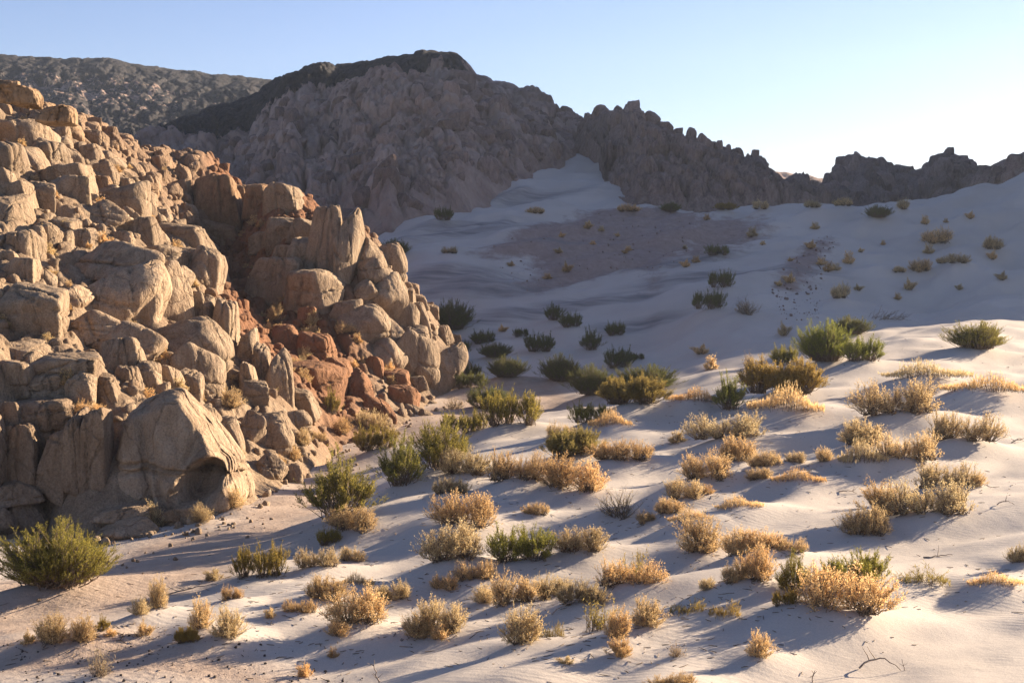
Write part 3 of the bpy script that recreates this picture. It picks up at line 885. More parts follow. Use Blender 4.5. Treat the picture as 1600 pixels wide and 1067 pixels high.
SPINE = np.array([(112, 92, 8), (100, 112, 10), (96, 130, 15), (94.5, 138, 24), (92, 147, 33), (87, 165, 38), (91, 180, 44), (101, 204, 52), (119, 236, 63), (143, 272, 78), (178, 325, 104), (214, 388, 126), (265, 470, 124), (330, 560, 60)], float)  # unseen crest, heights shaped along the sun rays to shade valley and mountain

def spine_h(x, y):
    """unseen rocky range added at the right to shade the valley: height falls away from its crest line"""
    best = np.full(np.shape(x), -1e9)
    for (ax, ay, az), (bx, by, bz) in zip(SPINE[:-1], SPINE[1:]):
        ex, ey = bx - ax, by - ay
        t = np.clip(((x - ax) * ex + (y - ay) * ey) / (ex * ex + ey * ey), 0, 1)
        qx, qy = x - ax - t * ex, y - ay - t * ey
        d = np.hypot(qx, qy)
        left = (ex * qy - ey * qx) > 0
        h = az + t * (bz - az)
        best = np.maximum(best, h - np.where(left, 1.7, 0.7) * d)
    return best

SX, SY = np.meshgrid(np.linspace(60, 420, 200), np.linspace(70, 600, 260))
SZ = spine_h(SX, SY)
w1, w2, wi = worley(SX / 9 + .3 * n2(SX / 9, SY / 9), SY / 9, 81)
SZ = SZ + 1.6 * (np.minimum((w2 - w1) * 2.2, .6) - .4) + 1.6 * (wi - .5) + 1.5 * fbm2(SX / 30, SY / 30, 3)
sv, sf = compact(np.stack([SX.ravel(), SY.ravel(), SZ.ravel()], 1), keep_faces(grid_faces(*SX.shape), (SZ > 0).ravel()))
tag(mesh_obj('shade_range', sv, sf, M_FAR), 'unseen rocky range beyond the right edge, added to shade the valley', 'mountain', kind='structure')

# ------------------------------------------------------------------ rock shapes
def ico(sub):
    bm = bmesh.new(); bmesh.ops.create_icosphere(bm, subdivisions=sub, radius=1.0)
    v = np.array([p.co[:] for p in bm.verts]); f = np.array([[q.index for q in p.verts] for p in bm.faces])
    bm.free()
    v /= np.linalg.norm(v, axis=1)[:, None]
    return v, f
ICO = {s: ico(s) for s in (2, 3, 4, 5, 6)}

def rock_shape(seed, kind, sub, grooves=3, hollow=None):
    r = np.random.default_rng(seed)
    d, f = ICO[sub]
    pl = []
    if kind == 'block':
        for ax in range(3):
            for s in (-1, 1):
                n = np.zeros(3); n[ax] = s
                n = n + r.normal(0, 0.13, 3); n /= np.linalg.norm(n)
                pl.append((n, r.uniform(0.85, 1.05)))
        for _ in range(7):
            n = r.normal(0, 1, 3); n[2] = abs(n[2]) * 0.8 + (0.1); n /= np.linalg.norm(n)
            pl.append((n, r.uniform(0.92, 1.28)))
        p = 17
    else:
        for _ in range(17):
            n = r.normal(0, 1, 3); n /= np.linalg.norm(n)
            pl.append((n, r.uniform(0.82, 1.12)))
        p = 14
    acc = np.zeros(len(d))
    for n, h in pl:
        q = np.clip(d @ n, 0, None) / h
        acc += q ** p
    acc += (1 / 1.9) ** p
    R = acc ** (-1.0 / p)
    pos = d * R[:, None]
    o = r.uniform(-50, 50, 3)
    pos = pos + d * (0.09 * fbm3(pos * 1.3 + o, 2))[:, None]
    for _ in range(grooves):
        if r.random() < 0.65:
            g = r.normal(0, 1, 3); g[2] *= 0.25
        else:
            g = r.normal(0, 0.25, 3); g[2] = 1
        g /= np.linalg.norm(g)
        dist = np.abs(pos @ g - r.uniform(-0.55, 0.55) + 0.10 * n3(pos * 2.2 + o))
        w = 0.028 if sub >= 5 else 0.06
        pos = pos * (1 - r.uniform(0.06, 0.16) * np.exp(-(dist / w) ** 2))[:, None]
    pos = pos + d * (0.035 * fbm3(pos * 4.5 + o, 3))[:, None]
    if hollow is not None:
        for hd, hr, hdep in hollow:
            hd = np.array(hd, float); hd /= np.linalg.norm(hd)
            a = np.arccos(np.clip(d @ hd, -1, 1)) + 0.06 * n3(d * 3 + 3)
            pos = pos * (1 - hdep * smooth(hr, hr * 0.35, a))[:, None]
    lo = pos.min(0); hi = pos.max(0)
    pos = (pos - (lo + hi) / 2) / (hi - lo)
    return pos, f

def rock_mesh(name, seed, kind, sub, mat, **kw):
    v, f = rock_shape(seed, kind, sub, **kw)
    return raw_mesh(name, v, f, mat)

BLK = [rock_mesh('granite_block', 100 + i, 'block', 5, M_ROCK, grooves=4 + i % 4) for i in range(10)]
RND = [rock_mesh('granite_boulder', 200 + i, 'round', 5, M_ROCK, grooves=2 + i % 3) for i in range(8)]
SML = [rock_mesh('small_rock', 300 + i, 'block' if i % 4 else 'round', 3, M_ROCK, grooves=1) for i in range(12)]
FARB = [rock_mesh('far_block', 400 + i, 'block' if i % 3 else 'round', 4, M_FAR, grooves=3) for i in range(10)]

ROCK_LO = [rock_shape(500 + i, 'block' if i % 2 else 'round', 2, grooves=0) for i in range(10)]
# ---- named outcrops: each is bedrock split by joints into blocks (x0, y0, x1, y1 in photograph pixels, shape)
OUT = []
def O(name, label, blocks):
    OUT.append((name, label, blocks))
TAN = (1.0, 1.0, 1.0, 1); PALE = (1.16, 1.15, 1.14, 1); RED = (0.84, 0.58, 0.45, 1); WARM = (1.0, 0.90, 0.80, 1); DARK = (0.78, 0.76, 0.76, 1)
O('rock_wall', 'wall of upright fluted granite ribs left of the hollowed boulder', [
    (-6, 634, 32, 694, 'b'), (24, 626, 122, 680, 'b'), (-8, 672, 58, 760, 'b'), (40, 668, 80, 776, 'b'), (72, 672, 118, 778, 'b'), (110, 655, 143, 774, 'b'), (134, 648, 172, 772, 'b'), (-40, 640, 0, 770, 'b')], )
O('rock_ledge', 'stack of flat horizontal granite slabs at the left edge', [
    (-10, 538, 74, 574, 'b'), (66, 558, 152, 592, 'b'), (-10, 566, 54, 616, 'b'), (48, 586, 112, 614, 'b'), (-10, 610, 115, 640, 'b'), (112, 588, 148, 636, 'b'), (143, 583, 184, 644, 'b')])
O('rock_dome', 'great smooth rounded dome of pale granite in the middle of the hill', [
    (112, 388, 248, 470, 'r'), (215, 425, 293, 552, 'r'), (160, 448, 246, 524, 'r'), (108, 492, 190, 552, 'r'), (164, 510, 252, 580, 'r'), (86, 452, 136, 500, 'r'), (130, 420, 240, 540, 'r')])
O('rock_block_row', 'row of short upright blocks above the hollowed boulder', [
    (182, 578, 221, 634, 'b'), (208, 572, 252, 636, 'b'), (238, 600, 262, 640, 'b'), (253, 578, 285, 642, 'b'), (278, 584, 314, 646, 'b'), (244, 552, 290, 586, 'r')])
O('rock_fin', 'tall curved fin of granite leaning above the hollowed boulder', [(276, 546, 342, 650, 'r'), (298, 640, 337, 698, 'b')])
O('rock_finger_group', 'cluster of thin standing granite fingers on the right of the rib', [
    (286, 466, 322, 552, 'b'), (312, 474, 340, 570, 'b'), (332, 482, 371, 600, 'b'), (302, 396, 345, 490, 'r'), (374, 522, 400, 604, 'b'), (378, 572, 403, 648, 'b'), (396, 545, 420, 620, 'b'), (376, 600, 416, 650, 'b')])
O('rock_finger', 'single tall standing granite finger, highest by the gully foot', [(412, 556, 456, 656, 'r')])
O('cleft_boulders', 'split rounded boulders stepping down to the gully foot', [
    (372, 648, 414, 712, 'r'), (336, 660, 380, 720, 'b'), (444, 645, 482, 680, 'r'), (398, 712, 444, 760, 'r'), (334, 702, 376, 768, 'r'), (446, 608, 492, 664, 'b')])
O('upper_block_wall', 'line of big square blocks high on the left hillside', [
    (-6, 270, 26, 326, 'b'), (8, 292, 52, 350, 'b'), (44, 292, 84, 350, 'b'), (77, 284, 99, 344, 'b'), (92, 284, 138, 356, 'b'), (128, 320, 198, 380, 'r'), (182, 330, 219, 382, 'r')])
O('low_block_wall', 'broken row of small square blocks below the big square ones', [
    (22, 358, 67, 404, 'b'), (62, 356, 91, 404, 'b'), (85, 364, 110, 396, 'b'), (104, 360, 148, 396, 'b'), (82, 344, 119, 368, 'b')])
O('left_edge_blocks', 'big weathered blocks at the left edge beside the smooth dome', [
    (8, 456, 100, 545, 'b'), (-14, 446, 18, 530, 'b'), (16, 410, 60, 466, 'b'), (-4, 394, 26, 424, 'b'), (56, 420, 92, 470, 'r')])
O('summit_blocks', 'reddish blocks along the top left skyline of the near hill', [
    (12, 156, 52, 190, 'b'), (44, 164, 85, 196, 'b'), (-6, 162, 18, 188, 'b'), (68, 168, 112, 194, 'b'), (84, 192, 130, 230, 'r'), (-6, 130, 30, 160, 'b'), (26, 140, 60, 166, 'b')])
O('tilted_slab', 'large tilted slab with a smooth face high at the left edge', [(-4, 198, 72, 254, 'b'), (2, 234, 74, 286, 'b')])
O('stepped_boulders', 'stepped boulders along the right edge of the near rib', [
    (228, 358, 262, 392, 'r'), (168, 366, 206, 404, 'b'), (228, 388, 282, 424, 'b'), (276, 388, 322, 424, 'b'), (288, 412, 330, 466, 'r'), (262, 422, 298, 472, 'r'), (230, 422, 270, 464, 'r'), (276, 462, 322, 506, 'r'), (314, 470, 357, 504, 'r'), (214, 316, 240, 360, 'r')])
O('red_tower', 'reddish square tower at the top of the gully', [(308, 288, 376, 382, 'b'), (364, 294, 394, 338, 'b'), (384, 294, 430, 340, 'b'), (318, 350, 372, 400, 'b')])
O('crown_blocks', 'blocks crowning the second outcrop above the twin pillars', [
    (420, 292, 472, 340, 'b'), (464, 306, 518, 348, 'b'), (418, 346, 460, 396, 'b'), (452, 346, 494, 386, 'b'), (396, 366, 426, 396, 'b'), (424, 388, 460, 428, 'b'), (450, 378, 496, 432, 'b')])
O('twin_pillar', 'pair of tall smooth sunlit pillars on the second outcrop', [(484, 338, 530, 466, 'b'), (519, 344, 560, 484, 'r')])
O('knobbed_tower', 'knobbed tower of rounded blocks right of the twin pillars', [
    (560, 378, 600, 426, 'r'), (560, 408, 614, 452, 'r'), (578, 434, 631, 502, 'r'), (592, 388, 630, 456, 'r'), (557, 440, 588, 470, 'r')])
O('square_tower', 'square jointed tower at the right end of the outcrop', [(620, 478, 650, 524, 'b'), (644, 478, 671, 528, 'b'), (630, 514, 669, 550, 'b')])
O('slanted_slab', 'long slab slanting down to the right under the twin pillars', [(394, 410, 470, 480, 'b'), (450, 430, 532, 500, 'b'), (520, 470, 560, 512, 'b')])
O('rounded_spur', 'rounded spur of granite falling towards the wash', [(540, 484, 600, 545, 'r'), (580, 505, 632, 575, 'r'), (568, 535, 628, 592, 'r')])
O('leaning_slabs', 'two smooth leaning slabs at the outcrop foot by the sand', [(622, 524, 680, 622, 'r'), (660, 545, 722, 626, 'r')])
O('gully_blocks', 'red broken blocks in the lower gully', [
    (428, 514, 474, 566, 'b'), (466, 484, 498, 524, 'b'), (468, 526, 522, 574, 'b'), (445, 572, 532, 630, 'b'), (534, 584, 582, 644, 'r'), (572, 560, 600, 594, 'b'), (596, 580, 636, 612, 'b'), (574, 622, 616, 666, 'r'), (500, 560, 545, 600, 'b'), (610, 608, 650, 650, 'b')])
# ---- loose boulders standing free
LOOSE = [
    (167, 812, 240, 852, 'r', 'flat-topped pale boulder half buried in the sand beside the big green bush', PALE),
    (262, 816, 283, 833, 'r', 'small pointed stone on the sand right of the flat-topped boulder', PALE),
    (320, 778, 360, 820, 'r', 'white-faced rounded boulder at the foot of the hollowed rock', PALE),
    (276, 788, 328, 824, 'b', 'low cracked boulder left of the white-faced one', TAN),
    (256, 796, 288, 823, 'r', 'small brown boulder left of the low cracked boulder', WARM),
    (160, 792, 228, 814, 'b', 'long low ledge stone under the hollowed rock', TAN),
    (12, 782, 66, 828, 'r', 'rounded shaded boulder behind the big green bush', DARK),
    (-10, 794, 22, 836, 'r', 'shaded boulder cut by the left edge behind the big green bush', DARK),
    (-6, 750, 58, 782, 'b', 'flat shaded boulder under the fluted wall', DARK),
    (406, 664, 451, 724, 'r', 'egg-shaped smooth boulder standing at the gully foot', TAN),
    (434, 728, 469, 758, 'b', 'pale furrowed stone at the edge of the wash', PALE),
    (362, 776, 384, 804, 'r', 'small white stone at the wash edge right of the white-faced boulder', PALE),
    (350, 792, 372, 812, 'r', 'small stone on the sand touching the white-faced boulder', PALE),
    (66, 222, 120, 272, 'r', 'rounded boulder beside the tilted slab high on the hill', TAN),
    (74, 255, 107, 287, 'r', 'pale round boulder below the one beside the tilted slab', PALE),
    (144, 240, 190, 272, 'r', 'grey-brown boulder on the upper slope below the skyline', TAN),
    (163, 222, 184, 240, 'r', 'small boulder perched on the skyline of the near hill', WARM),
    (122, 266, 148, 298, 'b', 'squarish boulder above the line of big square blocks', WARM),
    (138, 278, 171, 308, 'b', 'second squarish boulder above the line of big square blocks', WARM),
    (152, 292, 192, 324, 'r', 'pale rounded boulder above the right end of the square blocks', PALE),
    (202, 286, 242, 312, 'r', 'flat reddish boulder on the slope left of the gully head', WARM),
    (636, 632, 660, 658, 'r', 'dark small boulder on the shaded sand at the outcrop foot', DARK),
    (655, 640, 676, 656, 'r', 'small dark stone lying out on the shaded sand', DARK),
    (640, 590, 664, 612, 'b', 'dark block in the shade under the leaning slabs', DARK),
]

def hill_surface(x, y):
    return HILL0(x, y)

def put_rock(px0, py0, px1, py1, rng, deep=0.95):
    cx, cy = (px0 + px1) / 2, (py0 + py1) / 2
    x, y, z, h = cast(np.array([cx]), np.array([cy]), full_cast_surface, n=500)
    d = float(y[0]); w = (px1 - px0) * d / FPX; hh = (py1 - py0) * d / FPX
    dep = deep * min(max(w, 0.55 * hh), 1.8 * hh + 0.4)
    P = Vector((float(x[0]), d, float(z[0])))
    P += (Vector((0, 0, CAM_Z)) - P).normalized() * 0.22 * dep          # the face stands proud of the slope
    return tuple(P), (w * 1.30, dep * 1.25, hh * 1.27)

rr = random.Random(5)
TAKEN = []
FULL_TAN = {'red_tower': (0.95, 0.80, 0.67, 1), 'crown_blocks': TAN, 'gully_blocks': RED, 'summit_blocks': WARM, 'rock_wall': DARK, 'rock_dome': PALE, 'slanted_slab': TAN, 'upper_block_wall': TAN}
k = 0
for name, label, blocks in OUT:
    pts = [put_rock(*b[:4], rr) for b in blocks]
    base = pts[0][0]
    root = empty(name, (base[0], base[1], base[2]))
    tag(root, label, 'rock outcrop')
    for (p, s), b in zip(pts, blocks):
        me = (BLK if b[4] == 'b' else RND)[k % (10 if b[4] == 'b' else 8)]; k += 1
        c = FULL_TAN.get(name, TAN); j = rr.uniform(0.9, 1.08)
        # some blocks are mirrored or turned half round so that no two look alike
        turn = rr.choice((0, math.pi)) + rr.uniform(-0.16, 0.16)
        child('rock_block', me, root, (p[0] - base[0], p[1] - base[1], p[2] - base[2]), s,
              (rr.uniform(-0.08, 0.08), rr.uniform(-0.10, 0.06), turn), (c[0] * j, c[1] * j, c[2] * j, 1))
        TAKEN.append((p[0], p[1], 0.5 * s[0]))
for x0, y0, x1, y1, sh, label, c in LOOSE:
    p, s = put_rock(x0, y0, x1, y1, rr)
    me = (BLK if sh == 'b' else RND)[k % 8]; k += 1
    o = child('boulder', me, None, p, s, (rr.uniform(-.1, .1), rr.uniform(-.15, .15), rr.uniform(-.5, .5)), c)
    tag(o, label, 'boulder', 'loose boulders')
    TAKEN.append((p[0], p[1], 0.5 * s[0]))

# ---- the hollowed boulder
v, f = rock_shape(77, 'block', 6, grooves=4)
q = v.copy()
top = smooth(-0.1, 0.5, q[:, 2])
q[:, 0] = q[:, 0] * (1 - 0.40 * smooth(-0.35, 0.5, q[:, 2])) - 0.13 * smooth(-0.3, 0.5, q[:, 2])      # narrower top, long right flank
q[:, 1] = q[:, 1] * (1 - 0.45 * smooth(-0.4, 0.5, q[:, 2])) + 0.10 * smooth(-0.4, 0.5, q[:, 2])
for gx, sl, dp in ((-0.30, 0.10, 0.055), (-0.10, 0.16, 0.07), (-0.04, 0.22, 0.05), (0.16, -0.25, 0.05), (0.30, -0.5, 0.05)):          # flutes running down the face
    dd = q[:, 0] - gx - sl * q[:, 2] * -1 + 0.02 * n3(q * 4)
    q[:, 1] += np.where(q[:, 1] < 0.1, dp * np.exp(-(dd / 0.028) ** 2), 0)
# wind-scooped hollow at the lower right of the face
hx, hz = 0.26, -0.13
e = ((q[:, 0] - hx) / 0.14) ** 2 + ((q[:, 2] - hz - 0.5 * np.clip(q[:, 0] - hx, -0.1, 0.1)) / 0.16) ** 2 + 0.12 * n3(q * 5)
q[:, 1] += np.where(q[:, 1] < 0.1, 0.30 * smooth(1.2, 0.2, e), 0)
rim = np.exp(-((np.sqrt(np.clip(e, 0, 9)) - 1.15) / 0.16) ** 2)
q[:, 1] -= np.where((q[:, 1] < 0.1) & (q[:, 2] > hz - 0.05), 0.045 * rim, 0)
p, s = put_rock(170, 630, 362, 796, rr)
hb = mesh_obj('hollowed_boulder', q, f, M_ROCK)
hb.location = p; hb.scale = (s[0], s[1] * 0.9, s[2])
hb.color = PALE
tag(hb, 'huge pale boulder with a scooped-out hollow at its lower right', 'boulder')
TAKEN.append((p[0], p[1], 0.5 * s[0]))

# ---- bedrock blocks between the named outcrops, set along the same joints
tk = np.array(TAKEN)
cc = np.stack([RNG.uniform(-50, 0, 5000), RNG.uniform(48, 120, 5000)], 1)
cc = cc[(inside_dist(cc[:, 0], cc[:, 1]) > 1.2) & (cc[:, 0] / cc[:, 1] > -0.44)]
big = []
for x_, y_ in cc:
    if red_amount(np.array([x_]), np.array([y_]))[0] > 0.42: continue       # the gully is open rubble
    s_ = rr.uniform(1.6, 4.2) * (0.7 + y_ / 260)
    if y_ > 88: s_ = min(s_, 1.9) * 0.85
    if (np.hypot(tk[:, 0] - x_, tk[:, 1] - y_) < 0.75 * tk[:, 2] + 0.42 * s_).any(): continue
    if any(math.hypot(a_ - x_, b_ - y_) < 0.46 * (s_ + c_) for a_, b_, c_ in big): continue
    big.append((x_, y_, s_))
    if len(big) >= 130: break
bz_ = HILL0(np.array([b[0] for b in big]), np.array([b[1] for b in big]))
BIG = list(zip(big, bz_))
for x_, y_, s_ in big: TAKEN.append((x_, y_, 0.5 * s_))

# ---- smaller rocks all over the hillside: the largest as pieces of it, the rest joined
cand = np.stack([RNG.uniform(-52, 0, 9000), RNG.uniform(45, 128, 9000)], 1)
dins = inside_dist(cand[:, 0], cand[:, 1])
bear = cand[:, 0] / cand[:, 1]
keep = (dins > 0.3) & (bear > -0.47)
cand = cand[keep]
zc = hill_h(cand[:, 0], cand[:, 1])
tk = np.array(TAKEN)
size = np.exp(RNG.normal(math.log(0.32), 0.5, len(cand))) * (0.75 + cand[:, 1] / 200)
size = np.clip(size, 0.12, 0.62 + 0.45 * smooth(70, 100, cand[:, 1]))
dd = np.sqrt(((cand[:, None, :] - tk[None, :, :2]) ** 2).sum(2)) - 0.85 * tk[None, :, 2]
size = np.where(dd.min(1) < 0.35 * size, np.minimum(size, 0.30), size)
order = np.argsort(-size)
placed = np.zeros((0, 3)); chosen = []
for i in order:
    if len(chosen) >= 2000: break
    if len(placed):
        dist = np.hypot(placed[:, 0] - cand[i, 0], placed[:, 1] - cand[i, 1])
        if (dist < 0.42 * (placed[:, 2] + size[i])).any(): continue
    placed = np.vstack([placed, (cand[i, 0], cand[i, 1], size[i])]); chosen.append(i)
def hill_tint(x, y):
    # iron-red rock in the gully and along the upper slope, tan on the near rib
    red = float(red_amount(np.array([x]), np.array([y]))[0])
    j = rr.uniform(0.80, 1.10)
    return tuple((1 - red) * a + red * r_ for a, r_ in zip((j, j, j), (0.82 * j, 0.56 * j, 0.43 * j))) + (1,)
for (x_, y_, s_), z_ in BIG:
    me = (BLK + BLK + RND)[rr.randrange(28)]
    child('rock', me, hillside, (x_, y_ - 0.02 * s_, float(z_) + 0.05 * s_), (s_ * rr.uniform(.8, 1.15), s_ * rr.uniform(.9, 1.2), s_ * rr.uniform(.75, 1.35)),
          (rr.uniform(-.08, .08), rr.uniform(-.14, .06), rr.choice((0, math.pi)) + rr.uniform(-.2, .2)), hill_tint(x_, y_))
rv, rf, rn = [], [], 0
for n_, i in enumerate(chosen):
    sz_ = size[i]
    sc = (sz_ * rr.uniform(0.8, 1.3), sz_ * rr.uniform(0.8, 1.2), sz_ * rr.uniform(0.65, 1.25))
    loc = (cand[i, 0], cand[i, 1] + 0.1 * sz_, zc[i] + 0.02 * sc[2])
    rot = (rr.uniform(-.14, .14), rr.uniform(-.2, .1), rr.choice((0, 1.571, 3.14, 4.71)) + rr.uniform(-.3, .3))
    if n_ < 180:
        me = (BLK + RND)[rr.randrange(18)] if sz_ > 1.0 else SML[rr.randrange(12)]
        child('rock', me, hillside, loc, sc, rot, hill_tint(loc[0], loc[1]))
    else:
        vv, ff = ROCK_LO[rr.randrange(len(ROCK_LO))]
        R = np.array(Euler(rot).to_matrix())
        rv.append((vv * sc) @ R.T + loc); rf.append(ff + rn); rn += len(vv)
rub = mesh_obj('rubble', np.concatenate(rv), np.concatenate(rf), M_HILL, hillside)
rc = np.concatenate(rv)
a_ = rub.data.attributes.new('red', 'FLOAT', 'POINT')
a_.data.foreach_set('value', red_amount(rc[:, 0], rc[:, 1]).astype(np.float32))
tag(rub, kind='stuff')

# ---- crags on the mountains behind: separate rocks as pieces of each range
def crags(info, parent, n, tlo, thi, smin, smax, pxlo, pxhi, tall, seed, tint, lean=0.0, crest=0):
    r = np.random.default_rng(seed)
    T, PX, X, Y, Z = info['T'], info['PX'], info['X'], info['Y'], info['Z']
    ok = np.argwhere((T > tlo) & (T < thi) & (PX > pxlo) & (PX < pxhi))
    top = np.argwhere((T > 0.93) & (T < 1.0) & (PX > pxlo) & (PX < pxhi))
    got = []
    tries = 0
    while len(got) < n and tries < n * 40:
        tries += 1
        a, b = (top[r.integers(len(top))] if len(got) < crest else ok[r.integers(len(ok))])
        s = math.exp(r.uniform(math.log(smin), math.log(smax))) * (0.75 if len(got) < crest else 1)
        p = (X[a, b], Y[a, b], Z[a, b])
        if any((p[0] - g[0]) ** 2 + (p[1] - g[1]) ** 2 + (p[2] - g[2]) ** 2 < (0.42 * (s + g[3])) ** 2 for g in got): continue
        got.append((*p, s))
        hgt = s * r.uniform(0.8, tall)
        j = r.uniform(0.70, 1.40)
        child('rock', FARB[r.integers(10)], parent, (p[0], p[1] + 0.30 * s, p[2] - 0.16 * hgt), (s * r.uniform(.75, 1.15), s * r.uniform(.8, 1.2), hgt),
              (r.normal(0.15, .12), r.normal(lean, .18), r.uniform(0, 6.28) if tall < 1.6 else r.normal(0, .5)), tuple(c * j for c in tint[:3]) + (1,))
crags(MI, mountain, 295, 0.02, 0.64, 1.4, 4.6, 330, 1000, 1.4, 1, (0.92, 0.90, 0.90, 1), 0.25)
crags(CI, crag, 290, 0.0, 1.0, 1.6, 5.0, 895, 1260, 2.3, 2, (1.0, 0.97, 0.95, 1), 0.12, crest=70)
crags(FI, farhill, 130, 0.2, 0.95, 2.5, 7, 1300, 1545, 1.9, 3, (0.95, 0.93, 0.93, 1), 0.0, crest=24)
crags(RI, righthill, 30, 0.3, 0.85, 2, 4, 1530, 1590, 1.4, 4, (0.95, 0.93, 0.93, 1))

# ------------------------------------------------------------------ shrubs
def tube(path, radii, sides=3):
    path = np.asarray(path, float); n = len(path)
    tan = np.gradient(path, axis=0); tan /= np.linalg.norm(tan, axis=1)[:, None] + 1e-9
    ref = np.array([0.31, 0.17, 0.93]); a = np.cross(tan, ref); a /= np.linalg.norm(a, axis=1)[:, None] + 1e-9
    b = np.cross(tan, a)
    ang = np.arange(sides) * 2 * math.pi / sides
    v = path[:, None, :] + np.asarray(radii)[:, None, None] * (np.cos(ang)[None, :, None] * a[:, None, :] + np.sin(ang)[None, :, None] * b[:, None, :])
    v = v.reshape(-1, 3)
    i = np.arange(n - 1)[:, None] * sides; j = np.arange(sides)[None, :]; j2 = (j + 1) % sides
    f = np.stack([i + j, i + j2, i + sides + j2, i + sides + j], 2).reshape(-1, 4)
    return v, f

class Geo:
    def __init__(s): s.v, s.f, s.n = [], [], 0
    def add(s, v, f):
        s.v.append(v); s.f.append(f + s.n); s.n += len(v)
    def mesh(s, name, mat):
        return raw_mesh(name, np.concatenate(s.v), np.concatenate(s.f), mat)

def leaves(g, c, u, ln, wd, r):
    """diamond leaf blades at points c along directions u"""
    n = len(c)
    q = r.normal(0, 1, (n, 3)); p = np.cross(u, q); p /= np.linalg.norm(p, axis=1)[:, None] + 1e-9
    ln = np.broadcast_to(ln, n)[:, None]; wd = np.broadcast_to(wd, n)[:, None]
    v = np.stack([c, c + u * ln * 0.5 + p * wd * 0.5, c + u * ln, c + u * ln * 0.5 - p * wd * 0.5], 1).reshape(-1, 3)
    g.add(v, np.arange(n * 4).reshape(n, 4))

def unit(a):
    return a / (np.linalg.norm(a, axis=-1, keepdims=True) + 1e-9)

def shrub_proto(name, seed, Wd, Dp, Ht, style, lobes=1, nb=70, mat=None):
    r = np.random.default_rng(seed)
    tw, lf = Geo(), Geo()
    lob = []
    for i in range(lobes):
        fx = 0 if lobes == 1 else (-0.5 + (i + 0.5) / lobes) * (1 - 0.35 / lobes)
        lob.append((fx * Wd + r.normal(0, .03 * Wd), r.normal(0, .12 * Dp) if lobes > 1 else 0, r.uniform(0.72, 1.0) if lobes > 1 else 1.0))
    per = max(8, nb // lobes)
    for lx, ly, ls in lob:
        rw = Wd / 2 / (lobes ** 0.8) * (1.0 if lobes == 1 else 1.15); rd = Dp / 2 * (1 if lobes == 1 else 0.95); rh = Ht * ls
        for k in range(per):
            az = r.uniform(0, 2 * math.pi)
            el = math.asin(r.uniform(0.02, 1) ** (0.8 if style != 'green' else 0.6))
            rad = r.uniform(*((0.72, 1.0) if style == 'gold' else (0.6, 1.06))) * (1 + 0.16 * math.sin(3 * az + seed) + 0.12 * math.sin(5 * az + 2 * el + seed))
            tip = np.array([lx + rw * math.cos(el) * math.cos(az) * rad, ly + rd * math.cos(el) * math.sin(az) * rad, rh * (0.12 + 0.88 * math.sin(el)) * rad])
            base = np.array([lx + r.normal(0, .10) * rw * 2, ly + r.normal(0, .10) * rd * 2, -0.05])
            if style == 'green':
                base = base + (tip - base) * np.array([.35, .35, 0])
            mid = base + (tip - base) * 0.5 + np.array([0, 0, -0.06 * Ht if style != 'green' else 0.0]) + r.normal(0, .035, 3) * Wd * np.array([1, 1, .6])
            t = np.linspace(0, 1, 6)[:, None]
            path = (1 - t) ** 2 * base + 2 * t * (1 - t) * mid + t ** 2 * tip
            path[1:-1] += r.normal(0, .012 * Wd, (4, 3))
            tv, tf = tube(path, np.linspace(0.011, 0.0035, 6) * (1.2 if style == 'twig' else 1) * (0.6 + 0.4 * Wd))
            tw.add(tv, tf)
            ns = {'gold': 14, 'green': 12, 'twig': 9}[style]
            out = unit(tip - np.array([lx, ly, 0.1 * Ht]))
            for j in range(ns):
                s = r.uniform({'gold': .42, 'twig': .35, 'green': .55}[style], 1.0) if j else 1.0
                p = (1 - s) ** 2 * base + 2 * s * (1 - s) * mid + s ** 2 * tip
                dirn = unit(out * r.uniform(.3, .9) + np.array([0, 0, r.uniform(.35, 1.0)]) + r.normal(0, .38 if style != 'green' else .20, 3))
                L = r.uniform(.10, .21) * (0.55 + 0.45 * min(Wd, 1.8)) * (1.0 if style == 'gold' else 1.3)
                if style == 'twig': L *= 1.2
                e = p + dirn * L
                sv, sf = tube(np.stack([p, (p + e) / 2 + r.normal(0, .008, 3), e]), (0.003, 0.0024, 0.001))
                tw.add(sv, sf)
                m = {'gold': 9, 'green': 14, 'twig': 2}[style]
                tt_ = r.uniform(.15, 1.05, m)[:, None]
                c = p + (e - p) * tt_ + r.normal(0, .008, (m, 3))
                if style == 'green':
                    u = unit(dirn + r.normal(0, .38, (m, 3)))
                    leaves(lf, c, u, r.uniform(.04, .10, m), r.uniform(.010, .018, m), r)
                else:
                    u = unit(dirn * .8 + r.normal(0, .55, (m, 3)))
                    leaves(lf, c, u, r.uniform(.022, .055, m), r.uniform(.009, .019, m), r)
    return (tw.mesh(name + '_branches', M_TWIG), lf.mesh(name + '_foliage', mat), Wd, Dp, Ht)

